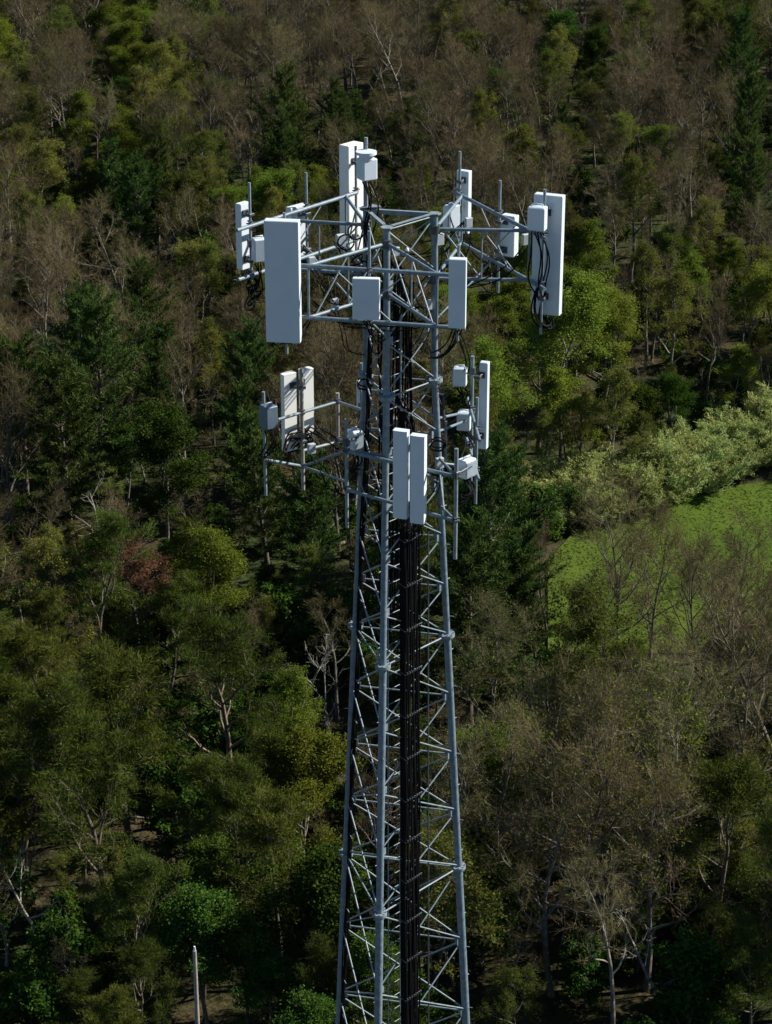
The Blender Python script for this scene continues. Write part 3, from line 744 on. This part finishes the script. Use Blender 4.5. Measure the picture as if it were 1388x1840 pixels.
def fan_twigs(TP, TD, rs, sub=4, w0=.026, w1=.016):
    P = [TP]; D = [TD]; W = [np.full(len(TP), w0)]
    for k in range(sub):
        f = rs.uniform(.25, 1, len(TP))[:, None]; b = TP+TD*f
        L = np.linalg.norm(TD, axis=1)[:, None]
        d = TD/L+rs.normal(0, .6, TD.shape)+np.array([0, 0, .25]); d /= np.linalg.norm(d, axis=1)[:, None]
        P.append(b); D.append(d*L*rs.uniform(.4, .85, len(TP))[:, None]); W.append(np.full(len(TP), w1))
    return np.concatenate(P), np.concatenate(D), np.concatenate(W)
def make_bare(seed, H, spread, mat=None, leaves=0, lmat=None, **kw):
    T, trunk, TP, TD = broadleaf(seed, H, spread, **kw); rs = T.n
    P, D, W = fan_twigs(TP, TD, rs, 9)
    mats = [mat or M_TWIG]; mi = np.zeros(len(P), int)
    if leaves:
        k = rs.randint(0, len(TP), leaves); b = TP[k]+TD[k]*rs.uniform(.5, 1.3, leaves)[:, None]+rs.normal(0, .16, (leaves, 3))
        d = rs.normal(0, 1, (leaves, 3)); d /= np.linalg.norm(d, axis=1)[:, None]; ln = rs.uniform(.07, .15, leaves)
        P = np.concatenate([P, b]); D = np.concatenate([D, d*ln[:, None]]); W = np.concatenate([W, ln*.8])
        mats.append(lmat or M_BUD); mi = np.concatenate([mi, np.ones(leaves, int)])
    return trunk, sliver_mesh('crown', P, D, W, mats, mi, rs)
def make_leafy(seed, H, spread, n, mat, size=.2, **kw):
    kw.setdefault('twigs', 5)
    T, trunk, TP, TD = broadleaf(seed, H, spread, **kw); rs = T.n
    TP2 = TP+TD*.7
    k = rs.randint(0, len(TP2), n); b = TP2[k]+rs.normal(0, 1, (n, 3))*np.array([.30, .30, .20])*(spread/4)
    d = rs.normal(0, 1, (n, 3)); d[:, 2] *= .6; d /= np.linalg.norm(d, axis=1)[:, None]; ln = rs.uniform(.6, 1.25, n)*size
    P = np.concatenate([b, TP]); D = np.concatenate([d*ln[:, None], TD]); W = np.concatenate([ln*.75, np.full(len(TP), .03)])
    mi = np.concatenate([np.zeros(n, int), np.ones(len(TP), int)])
    return trunk, sliver_mesh('crown', P, D, W, [mat, M_BARK], mi, rs, taper=.6)
def make_pine(seed, H, R, mat, clear=.22, per=7, tufts=15, irregular=.34, needles=15):
    T = Tree(seed); r = T.r; rs = T.n
    pts, rad = T.limb(Vector((0, 0, -.3)), Vector((r.gauss(0, .02), r.gauss(0, .02), 1)), H*1.0, .012*H+.05, .03, 10, .02, .02, 7)
    C = []; CD = []
    z = clear*H
    while z < H*.97:
        f = z/H; i = min(9, int(f*10)); c = pts[i].lerp(pts[i+1], f*10-i)
        prof = (1-f)**.42*min(1, .5+(f-clear)*2.0)*(.82+.3*math.sin(f*19+seed))
        n = r.randint(per-2, per)
        a0 = r.uniform(0, 6.28)
        for k in range(n):
            if r.random() < .12: continue
            az = a0+k*2*PI/n+r.uniform(-.35, .35); L = R*prof*r.uniform(1-irregular*1.6, 1+irregular)+.25
            el = .12+.75*f+r.uniform(-.2, .2)
            d = Vector((math.cos(az)*math.cos(el), math.sin(az)*math.cos(el), math.sin(el)))
            bp, br = T.limb(c+Vector((0, 0, r.uniform(-.15, .15))), d, L, .05*(1-f)+.02, .012, 4, .07, .07, 4)
            m = max(3, int(tufts*L/R+2))
            for t in range(m):
                f3 = .22+.8*(t+.5)/m; i3 = min(3, int(f3*4)); q = bp[i3].lerp(bp[i3+1], min(1, f3*4-i3))
                dd = (bp[i3+1]-bp[i3]).normalized()
                sd = Vector((-dd.y, dd.x, 0))*r.uniform(-1, 1)*.28*L*(1.15-f3)
                C.append(q+sd+Vector((0, 0, r.uniform(0, .12)))); CD.append((dd+sd*.8+Vector((0, 0, .55))).normalized())
        z += r.uniform(.42, .68)*(1.0 if H > 9 else .7)
    C = np.array([tuple(q) for q in C]); CD = np.array([tuple(q) for q in CD]); k = np.repeat(np.arange(len(C)), needles); n = len(k)
    base = C[k]+rs.normal(0, .09, (n, 3)); d = CD[k]*.9+rs.normal(0, .55, (n, 3)); d /= np.linalg.norm(d, axis=1)[:, None]
    ln = rs.uniform(.24, .46, n)
    return MBmesh(T.mb, 'trunk', M_BARKP), sliver_mesh('crown', base, d*ln[:, None], rs.uniform(.055, .095, n), mat, None, rs, taper=.3)
def make_scrub(seed, H, spread, n=19000, mat=None):
    """open, irregular pine with needle clusters on crooked limbs"""
    T, trunk, TP, TD = broadleaf(seed, H, spread, first=.3, limbs=14, twigs=6, barkm=M_BARKP); rs = T.n
    keep = rs.rand(len(TP)) < .82; C = (TP+TD*.55)[keep]; CDn = TD[keep]/np.linalg.norm(TD[keep], axis=1)[:, None]
    CDn[:, 2] *= .35
    per = n//len(C); k = np.repeat(np.arange(len(C)), per); m = len(k)
    base = C[k]+CDn[k]*rs.uniform(-.45, .5, m)[:, None]+rs.normal(0, 1, (m, 3))*np.array([.2, .2, .08])
    d = CDn[k]*.7+rs.normal(0, .5, (m, 3))+np.array([0, 0, .45]); d /= np.linalg.norm(d, axis=1)[:, None]
    ln = rs.uniform(.16, .34, m)
    P = np.concatenate([base, TP]); D = np.concatenate([d*ln[:, None], TD]); W = np.concatenate([rs.uniform(.026, .046, m), np.full(len(TP), .03)])
    mi = np.concatenate([np.zeros(m, int), np.ones(len(TP), int)])
    return trunk, sliver_mesh('crown', P, D, W, [mat or M_SCRUB, M_BARKP], mi, rs)
def make_willow(seed, H, R, n=9000, mat=None):
    T = Tree(seed); r = T.r; rs = T.n; C = []; CD = []
    for k in range(16):
        az = k*2.4; sp = r.uniform(.15, 1)
        sp *= 1.25; d = Vector((math.cos(az)*sp, math.sin(az)*sp, 1.0))
        bp, br = T.limb(Vector((math.cos(az)*.4, math.sin(az)*.4, -.1)), d, H*r.uniform(.7, 1.0)*(1.05-.12*sp), .09, .02, 6, .1, .06, 5)
        for t in range(16):
            f = .12+.88*(t+.5)/16; i = min(5, int(f*6)); q = bp[i].lerp(bp[i+1], f*6-i)
            dd = ((bp[i+1]-bp[i]).normalized()+rv(r, .3)*.75).normalized(); L = r.uniform(.6, 1.5)
            T.mb.tube([q, q+dd*L], [.015, .006], 3, caps=False)
            for s in range(5): C.append(q+dd*L*(s+1)/5); CD.append(dd)
    C = np.array([tuple(q) for q in C]); CD = np.array([tuple(q) for q in CD]); k = rs.randint(0, len(C), n)
    base = C[k]+rs.normal(0, .12, (n, 3)); d = CD[k]*.8+rs.normal(0, .45, (n, 3))+np.array([0, 0, .3]); d /= np.linalg.norm(d, axis=1)[:, None]
    ln = rs.uniform(.16, .34, n)
    return MBmesh(T.mb, 'trunk', M_BARK), sliver_mesh('crown', base, d*ln[:, None], rs.uniform(.06, .1, n), mat or M_WILLOW, None, rs)
def make_snag(seed, H, spread):
    T, trunk, TP, TD = broadleaf(seed, H, spread, first=.3, limbs=7, twigs=2, barkm=M_PALE)
    return trunk, sliver_mesh('crown', TP, TD, np.full(len(TP), .03), M_PALE, None, T.n)

BARE = [make_bare(s, H, sp, limbs=l, first=fi) for s, H, sp, l, fi in ((1, 16, 4.2, 12, .38), (2, 18, 4.8, 13, .42), (3, 14, 3.6, 11, .35), (4, 17, 3.9, 11, .48), (5, 15, 4.6, 12, .3))]
BIGB = [make_bare(s, H, sp, limbs=15, first=.28, twigs=8) for s, H, sp in ((21, 17, 6.2), (22, 16, 5.8))]
SEMI = [make_bare(s, H, sp, leaves=11000, limbs=12, first=.33) for s, H, sp in ((6, 15, 4.3), (7, 16, 4.0), (8, 13, 4.0))]
TAN = [make_bare(s, H, sp, mat=M_TWIG_R, leaves=2500, lmat=M_BUD, limbs=15, first=.28) for s, H, sp in ((9, 15, 5.0), (10, 16, 5.4))]
REDT = [make_bare(12, 12, 4.2, mat=M_TWIG_R, leaves=9000, lmat=M_RED, limbs=13, first=.3)]
SPR = [make_leafy(s, H, sp, n, M_SPRING, .122) for s, H, sp, n in ((31, 14, 4.2, 21000), (32, 12, 3.8, 18000), (33, 15, 4.6, 24000))]
GRN = [make_leafy(s, H, sp, n, M_LEAF, .13) for s, H, sp, n in ((41, 13, 4.2, 20000), (42, 10, 3.8, 17000))]
PIN = [make_pine(s, H, R, M_PINE) for s, H, R in ((51, 17, 5.4), (52, 15, 4.9), (53, 18, 6.0))]
SCR = [make_scrub(s, H, sp) for s, H, sp in ((61, 14, 4.0), (62, 12, 3.8), (63, 15, 4.4), (64, 13, 3.5))]
WIL = [make_willow(s, H, R) for s, H, R in ((71, 6.5, 3), (72, 7.5, 3.2), (73, 5.5, 2.8))]
SHR = [make_leafy(s, H, sp, n, M_LEAF, .15, first=.08, limbs=12) for s, H, sp, n in ((81, 3.6, 2.0, 4500), (82, 2.8, 1.8, 3600))]
SNG = [make_snag(s, H, sp) for s, H, sp in ((91, 13, 3.6), (92, 11, 3.0))]
def make_log(seed, L):
    T = Tree(seed); r = T.r
    T.limb(Vector((-L/2, 0, .15)), Vector((1, .05, .02)), L, .16, .07, 6, .04, .0, 7); U = Tree(seed+1)
    for k in range(6):
        x = -L/4+L*.7*k/6; U.limb(Vector((x, 0, .2)), Vector((r.uniform(.2, 1), r.uniform(-1, 1), r.uniform(.1, .8))), r.uniform(.8, 2.4), .05, .012, 4, .15, .0, 4)
    return MBmesh(T.mb, 'trunk', M_BARK), MBmesh(U.mb, 'branch', M_BARK)
LOGS = [make_log(101, 7), make_log(103, 9)]
HT = {}
KIND = {
 'B': ('bare_tree', BARE, 'bare tree', 'leafless grey-brown forest tree, a haze of fine twigs among many like it', 'bare trees of the wood'),
 'C': ('slender_tree', BARE, 'bare tree', 'slender leafless tree', 'slender bare trees of the wood'),
 'b': ('spreading_tree', BIGB, 'bare tree', 'broad spreading leafless tree standing out of the wood', 'broad bare trees of the wood'),
 'S': ('budding_tree', SEMI, 'budding tree', 'half bare forest tree with its first olive green leaves', 'budding trees of the wood'),
 'R': ('budding_tree', TAN, 'budding tree', 'broad tan-twigged tree in bud in the lower wood', 'tan budding trees'),
 'G': ('leafy_tree', SPR, 'leafy tree', 'fresh yellow-green spring tree among the bare ones', 'spring green trees of the wood'),
 'L': ('leafy_tree', GRN, 'leafy tree', 'deep green leafy tree in the shade of the wood', 'deep green trees of the wood'),
 'D': ('pine_tree', PIN, 'pine', 'dark green pine with feathery whorled branches', 'dark pines of the wood'),
 'O': ('scrub_pine', SCR, 'scrub pine', 'open olive-green scrub pine in the dense lower stand', 'olive scrub pines'),
 'W': ('willow_shrub', WIL, 'shrub', 'silvery pale green shrub in the hedge along the hayfield', 'pale shrubs along the field edge'),
 'H': ('undergrowth_shrub', SHR, 'shrub', 'low green shrub under the trees', 'low shrubs under the trees'),
 'Y': ('young_tree', BARE+SEMI, 'young tree', 'spindly young tree between taller ones', 'spindly young trees'),
 'Q': ('fallen_log', LOGS, 'fallen log', 'grey fallen log on the leaf litter', 'fallen logs on the forest floor'),
 'N': ('dead_tree', SNG, 'dead tree', 'pale dead tree with bare forked limbs', 'dead trees of the wood'),
}
placed = []
rt = random.Random(99)
TREES = []
def plant(k, x, y, scale=1.0, label=None, var=None, hero=False, wide=1.0):
    nm, meshes, cat, lab, grp = KIND[k]
    tm_, cm = meshes[rt.randrange(len(meshes)) if var is None else var]
    root = empty(nm, (x, y, ground_z(x, y)-.05), label or lab, cat, grp if not label else None, rt.uniform(0, 2*PI))
    root.scale = (scale*wide, scale*wide, scale)
    for me, n in ((tm_, 'trunk'), (cm, 'branch' if k == 'Q' else 'crown')):
        o = bpy.data.objects.new(n, me); COL.objects.link(o); o.parent = root
    placed.append((x, y, k, hero)); TREES.append((root, k, x, y, label)); return root
HEI = {'C': 14, 'B': 15.5, 'b': 15.5, 'S': 14, 'R': 14.5, 'G': 13, 'L': 11, 'D': 17, 'O': 12.5, 'W': 6, 'H': 2.5, 'N': 11, 'Y': 6, 'Q': .3}
def base_for(u, v, h):                        # ground point whose tree has its crown middle at u, v
    z = h
    for _ in range(25):
        p = PZ(u, v, z); z = .6*z+.4*(ground_z(p.x, p.y)+h)
    return p.x, p.y
HERO = [
 ('D', 168, 690, 1.0, 2, 'tall dark pine, largest of the western cluster', 1.15), ('D', 120, 790, .95, 0, 'dark pine in front of the largest western pine', 1.3),
 ('D', 35, 700, .9, 1, 'dark pine at the western picture edge', 1.3),
 ('D', 285, 700, .72, 1, 'small pine just east of the largest western pine', 1),
 ('D', 240, 365, .8, 0, 'dark pine on a bare leaning trunk above the western slope', 1.1),
 ('D', 505, 270, .75, 1, 'very dark pine behind the upper west mount', 1.15),
 ('D', 640, 205, .55, 1, 'small pine above the round-capped radio', 1), ('D', 670, 45, .5, 1, 'small dark pine at the top edge of the hill', 1),
 ('D', 1012, 235, .62, 1, 'narrow pine standing alone over the long east slab antenna', .8), ('D', 1112, 175, .62, 0, 'narrow pine high on the hillside, upper of two', .75),
 ('L', 1065, 120, .8, 0, 'green tree high on the hill by the narrow pine', .9),
 ('D', 1325, 130, .95, 2, 'tall pine highest in the eastern line of pines', .8), ('D', 1345, 215, .95, 0, 'tall pine in the middle of the eastern line', .8),
 ('D', 1350, 320, .85, 1, 'tall pine lowest in the eastern line', .9),
 ('D', 438, 770, .8, 1, 'dark pine behind the dark blue-grey radio box', 1), ('D', 480, 860, .8, 0, 'dark pine in deep shade under the lower west mount', 1.2), ('D', 560, 900, .8, 1, 'dark pine beside the slim leg', 1.2),
 ('D', 885, 960, 1.0, 2, 'big dark pine at the corner of the hayfield', 1.25), ('D', 850, 1100, .9, 0, 'dark pine below the big field corner pine', 1.3), ('D', 940, 1040, .75, 1, 'dark pine touching the bare twin trunks', 1.1),
 ('G', 135, 240, .8, 0, 'bright green round tree high on the western hill', 1), ('G', 20, 85, .8, 1, 'bright green tree at the top western corner', 1.1), ('G', 222, 45, .7, 2, 'green tree near the top of the hill', 1),
 ('G', 455, 345, .7, 1, 'bright green tree beside the short west-end antenna', 1), ('G', 150, 345, .6, 0, 'yellow-green tree west of the leaning pine', 1), ('G', 735, 360, .55, 2, 'small bright green tree behind the tower top', 1),
 ('G', 970, 650, 1.05, 2, 'large yellow-green tree east of the long slab antenna\'s foot', 1.15), ('G', 900, 720, .95, 0, 'yellow-green tree beside the thin lower antenna', 1.1), ('G', 1040, 560, .9, 1, 'yellow-green tree below the long east slab antenna', 1.15),
 ('G', 925, 590, .75, 1, 'yellow-green tree just right of the slim near antenna', 1.15), ('G', 1010, 735, .8, 1, 'low yellow-green tree in front of the large one', 1.25), ('G', 1085, 640, .8, 2, 'yellow-green tree at the east of the spring cluster', 1.1), ('G', 880, 660, .6, 0, 'yellow-green tree behind the thin lower antenna', 1.15), ('S', 1100, 760, .7, 1, 'olive budding tree at the north-west of the pale hedge', 1.3), ('G', 985, 500, .6, 1, 'yellow-green tree behind the long slab antenna', 1.2),
 ('G', 1065, 480, .75, 0, 'yellow-green tree upslope of the long slab antenna', 1), ('G', 1250, 510, .8, 1, 'bright green tree on the eastern slope', 1), ('G', 1340, 560, .8, 2, 'yellow-green tree by the eastern edge', 1),
 ('L', 1150, 740, .75, 1, 'rounded deep green tree behind the pale hedge', 1.2), ('L', 1215, 745, .6, 0, 'low deep green tree tucked behind the pale hedge', 1.2),
 ('L', 290, 865, .95, 0, 'mid green leafy tree below the bare forked tree', 1.1), ('L', 225, 815, .7, 1, 'small green tree at the foot of the western pines', 1.1),
 ('G', 385, 1035, .55, 1, 'olive-yellow small tree above the scrub pines', 1), ('G', 525, 1310, .65, 0, 'yellow-green tree at the edge of the scrub pines', 1),
 ('G', 1190, 1325, .75, 1, 'bright green tree among brown ones below the field', 1), ('G', 890, 1400, .75, 2, 'yellow-green bush-like tree by the thick leg', 1.1), ('G', 1150, 1230, .5, 0, 'small green tree under the twin field-edge trees', 1.2),
 ('S', 935, 1775, .42, 2, 'rounded budding bush at the bottom east of the tower', 1.2),
 ('b', 372, 240, .85, 0, 'broad bare tree with a fan of pale limbs high on the slope', 1), ('b', 40, 480, .9, 1, 'tan broad bare tree on the western mid slope', 1), ('b', 120, 530, .85, 0, 'tan bare tree behind the western pines', 1),
 ('R', 1080, 1455, 1.12, 1, 'largest tan budding tree, wide crown over the lower east', 1.1), ('R', 1000, 1550, .95, 0, 'tan budding tree in front of the largest one', 1.1),
 ('R', 1175, 1540, .95, 0, 'tan budding tree east of the largest one', 1.05), ('B', 990, 985, .8, 2, 'slender bare tree with twin trunks at the field corner', .8),
 ('b', 1120, 1040, .95, 0, 'broad bare tree standing before the hayfield', .85), ('R', 1175, 1040, .8, 1, 'rusty-topped budding tree before the hayfield', .8), ('b', 1250, 1080, .9, 1, 'bare tree with dark trunk in front of the open field', .8),
 ('B', 1320, 1060, .9, 0, 'bare tree near the eastern edge of the field', .9), ('B', 1370, 1120, .9, 3, 'bare tree at the eastern picture edge before the field', .9), ('B', 1290, 1170, .85, 1, 'bare tree with thin dark trunks below the field', .9),
 ('R', 860, 1235, .85, 1, 'russet budding tree beside the thick leg', 1),
 ('N', 190, 960, .8, 0, 'pale forked dead tree above the red budding tree', 1.1), ('N', 535, 1165, .8, 1, 'pale dead tree with upright fork west of the tower', 1), ('N', 595, 1260, .7, 0, 'pale dead tree with arching limbs beside the slim leg', 1),
 ('N', 70, 1560, .9, 1, 'pale leaning dead tree at the lower western edge', .9), ('N', 1090, 1600, .7, 0, 'dead tree with pale limbs below the tan trees', 1.2), ('N', 1200, 1700, .7, 1, 'pale dead tree near the bottom eastern corner', 1.2),
 ('B', 330, 730, .9, 4, 'bare forked tree with pale limbs east of the pines', 1), ('O', 230, 1330, 1.1, 0, 'broad olive scrub pine in the middle of the stand', 1.2),
 ('O', 420, 1260, 1.05, 2, 'broad olive scrub pine on the tower side of the stand', 1.2), ('O', 190, 1470, 1.05, 2, 'tall olive scrub pine low in the stand', 1.1), ('O', 1290, 1520, 1.0, 0, 'olive scrub pine in the lower east', 1.1),
]
# the red-budding tree has its own mesh
KIND['r'] = ('budding_tree', REDT, 'budding tree', '', None)
HEI['r'] = 12
HERO.append(('r', 245, 1050, .75, 0, 'dull red budding tree, the only red crown in the wood', 1.6))
for k, u, v, s, var, lab, wd in HERO:
    h = HEI[k]*.62*s; x, y = base_for(u, v, h); plant(k, x, y, s, lab, var, True, wd)
ROWS = ["SBGBBBBBBBBBSS", "GBLSBBBBBBLBBB", "SBGBBDDBBBDBBB", "SGDSGSBBBBBBBB", "BBBSBBSBBBBBGB", "BBBBBBLBGGGBSG", "BDDBBBBBGGGBBG", "DDBBDBBBGGGLLL",
        "BLGBDDBBBSLFFF", "BBLSDOOODFFFFF", "SOOGOOODDFFFFF", "OOOOOODDDLFFFF", "OOOOOOBDBDSLBB", "OOOOOGOLGBRRLB", "OOOOOGLBSRRROB", "OOOLOLBBBRRROO",
        "LOLLLOLLBBBRBO", "LOOLLLLLBSBBLO", "LLLLLLLLLSLLLL"]
HEDGE = []
# pale hedge along the far edge of the field
for k in range(28):
    t = (k+rt.uniform(-.3, .3))/27; u = 930+(1470-930)*t; v = 972-(972-822)*max(0, t)**1.1
    for row in range(2):
        uu = u+rt.uniform(-9, 9)+row*10; vv = v-8-row*30+rt.uniform(-5, 5)
        p = PZ(uu, vv, 0.0); plant('W', p.x, p.y, rt.uniform(.40, .50)+.2*rt.random()**2+.08*row, wide=rt.uniform(1.4, 1.9)); HEDGE.append((p.x, p.y))
def near_hero(x, y, d):
    return any((x-a)**2+(y-b)**2 < d*d for a, b, k, hr in placed if hr)
HBOX = []
for r_, k, x, y, lab in TREES:
    if lab and k in 'rNDGLS':
        H_ = HEI[k]*r_.scale[2]; u, v = uv_of((x, y, ground_z(x, y)+H_*.62)); ppm = FPX/(Vector((x, y, 5))-CAM).length
        HBOX.append((u, v, 2.9*r_.scale[0]*ppm, H_*.36*ppm, y))
def hides(u, v, y, k):
    return any(abs(u-a) < w_+38 and -h_-30 < v-b < h_+(105 if v > 450 else 55) and y < yy for a, b, w_, h_, yy in HBOX)
def near_any(x, y, d):
    return any((x-a)**2+(y-b)**2 < d*d for a, b, k, hr in placed)
cnt = {}
y = 40.0
row = 0
while y < 285:
    d = y-CAM.y; step = 4.5 if d < 200 else 4.35
    half = d*.182+6
    x = -half+(row % 2)*step/2
    while x < half+5:
        px, py = x+rt.uniform(-.38, .38)*step, y+rt.uniform(-.38, .38)*step
        x += step
        gz = ground_z(px, py)
        u, v = uv_of((px, py, gz+7.5))
        inf = in_field(px, py)
        if inf and (v < 1035 or u < 1075 or (u < 1180 and v < 1090)): continue
        u += rt.gauss(0, 22); v += rt.gauss(0, 22)
        if u < -260 or u > 1640 or v > 2150 or v < -110: continue
        q0 = rt.random(); c = ROWS[min(18, max(0, int(v//100)))][min(13, max(0, int(u//100)))]
        if c == 'F': c = 'B' if inf or v > 1040 else None
        if c is None: continue
        q = rt.random()
        if inf and c is not None: c = 'C' if q < .5 else 'B'
        elif c == 'B' and q < .07: c = 'S'
        elif c == 'B' and q < .24: c = 'b' if v < 900 else 'O'
        elif c == 'B' and q > .60: c = 'C'
        elif c == 'B' and q < (.275 if v > 500 else .255): c = 'G'
        elif c == 'B' and q < .29: c = 'L'
        elif c == 'B' and q < .31 and v > 500: c = 'D'
        elif c == 'S' and q < .12: c = 'b'
        elif c in 'GD' and q < .3: c = 'S' if q < .12 or v > 900 else 'b'
        elif c == 'O' and q < .04: c = 'B'
        elif c == 'L' and q < .3: c = 'O'
        if any((px-a)**2+(py-b)**2 < 3.0**2 for a, b in HEDGE): continue
        if near_hero(px, py, 3.6 if c in 'BS' else 4.6): continue
        if math.hypot(px-tp.x, py-tp.y) < 3.5: continue
        # keep the view onto the pole clear
        uu, vv = uv_of((px, py, gz+8))
        if py < tp.y and abs(uu-350) < 110: 
            if rt.random() < .9: c = 'H'
        if c in 'BCSbODL' and hides(u, v, py, c) and rt.random() < (.85 if v > 500 else .4):
            c = 'H'
        s = rt.uniform(.78, 1.12)
        if c == 'O': s *= .88
        if v > 1650 and c in 'LO': s *= .68
        if v < 900: s *= rt.uniform(.80, .95)-.12*min(1, max(0, (800-v)/300))
        plant(c, px, py, s*(1.2 if c == 'H' else 1), wide={'C': .95, 'B': 1.15, 'S': 1.15, 'b': 1.1}.get(c, 1.08)); cnt[c] = cnt.get(c, 0)+1
    y += step*.88; row += 1
# low shrubs in the gaps
for _ in range(900):
    if cnt.get('H', 0) > 285: break
    u, v = rt.uniform(-60, 1450), rt.choice([rt.uniform(0, 700), rt.uniform(300, 1300), rt.uniform(1300, 1900)])
    px, py = base_for(u, v, 1.0)
    if in_field(px, py) or near_any(px, py, 1.7) or math.hypot(px-tp.x, py-tp.y) < 2: continue
    plant('H', px, py, rt.uniform(.7, 1.5)); cnt['H'] = cnt.get('H', 0)+1
for _ in range(400):
    if cnt.get('Q', 0) > 50: break
    u, v = rt.uniform(0, 1388), rt.uniform(0, 1000) if rt.random() < .8 else rt.uniform(1000, 1700)
    px, py = base_for(u, v, .2)
    if in_field(px, py) or near_any(px, py, 1.2): continue
    plant('Q', px, py, rt.uniform(.7, 1.1)); cnt['Q'] = cnt.get('Q', 0)+1
for _ in range(6000):
    if cnt.get('Y', 0) > 285: break
    u, v = rt.uniform(-60, 1450), rt.uniform(-60, 1300) if rt.random() < .8 else rt.uniform(1300, 1800)
    px, py = base_for(u, v, 2.0)
    if in_field(px, py) or near_any(px, py, 1.5): continue
    plant('Y', px, py, rt.uniform(.3, .55), wide=1.2); cnt['Y'] = cnt.get('Y', 0)+1
print('TREES', cnt, len(placed))

# ---------------------------------------------------------------- labels: each tree told by its kind and the landmark beside it
LOOK = {'C': 'slender leafless tree', 'B': 'leafless grey-brown tree', 'b': 'wide leafless tree', 'S': 'thinly leafing tree', 'R': 'tan budding tree', 'G': 'yellow-green tree', 'L': 'deep green tree',
        'D': 'dark pine', 'O': 'olive scrub pine', 'W': 'pale hedge shrub', 'H': 'low shrub', 'Y': 'spindly young tree', 'Q': 'grey fallen log', 'N': 'pale dead tree', 'r': 'red tree'}
ORD = ['nearest', 'second', 'third', 'fourth', 'fifth', 'sixth', 'seventh', 'eighth', 'ninth', 'tenth', 'eleventh', 'twelfth', 'thirteenth', 'fourteenth', 'fifteenth', 'sixteenth', 'seventeenth', 'eighteenth', 'nineteenth', 'twentieth']
_T = ['twenty', 'thirty', 'forty', 'fifty']
ORD += [t+'-'+q for t in _T for q in ('first', 'second', 'third', 'fourth', 'fifth', 'sixth', 'seventh', 'eighth', 'ninth')]
land = [(uv_of((x, y, ground_z(x, y)+6)), ' '.join(lab.replace('tree tree', 'tree').split())) for r_, k, x, y, lab in TREES if lab]
short = [(p, l) for p, l in land if len(l.split()) <= 9]
cells = {}
for r_, k, x, y, lab in TREES:
    if lab: continue
    u, v = uv_of((x, y, ground_z(x, y)+6)); best = min(range(len(short)), key=lambda i: (short[i][0][0]-u)**2+(short[i][0][1]-v)**2)
    du, dv = u-short[best][0][0], v-short[best][0][1]
    side_ = ('east' if du > 0 else 'west') if abs(du) > abs(dv) else ('downslope' if dv > 0 else 'upslope')
    cells.setdefault((k, best, side_), []).append((du*du+dv*dv, r_))
for (k, b, sd), L in cells.items():
    L.sort(key=lambda q: q[0])
    for n_, (dd, r_) in enumerate(L):
        r_['label'] = '%s, %s %s of the %s' % (LOOK[k], ORD[min(n_, 55)], sd, short[b][1])
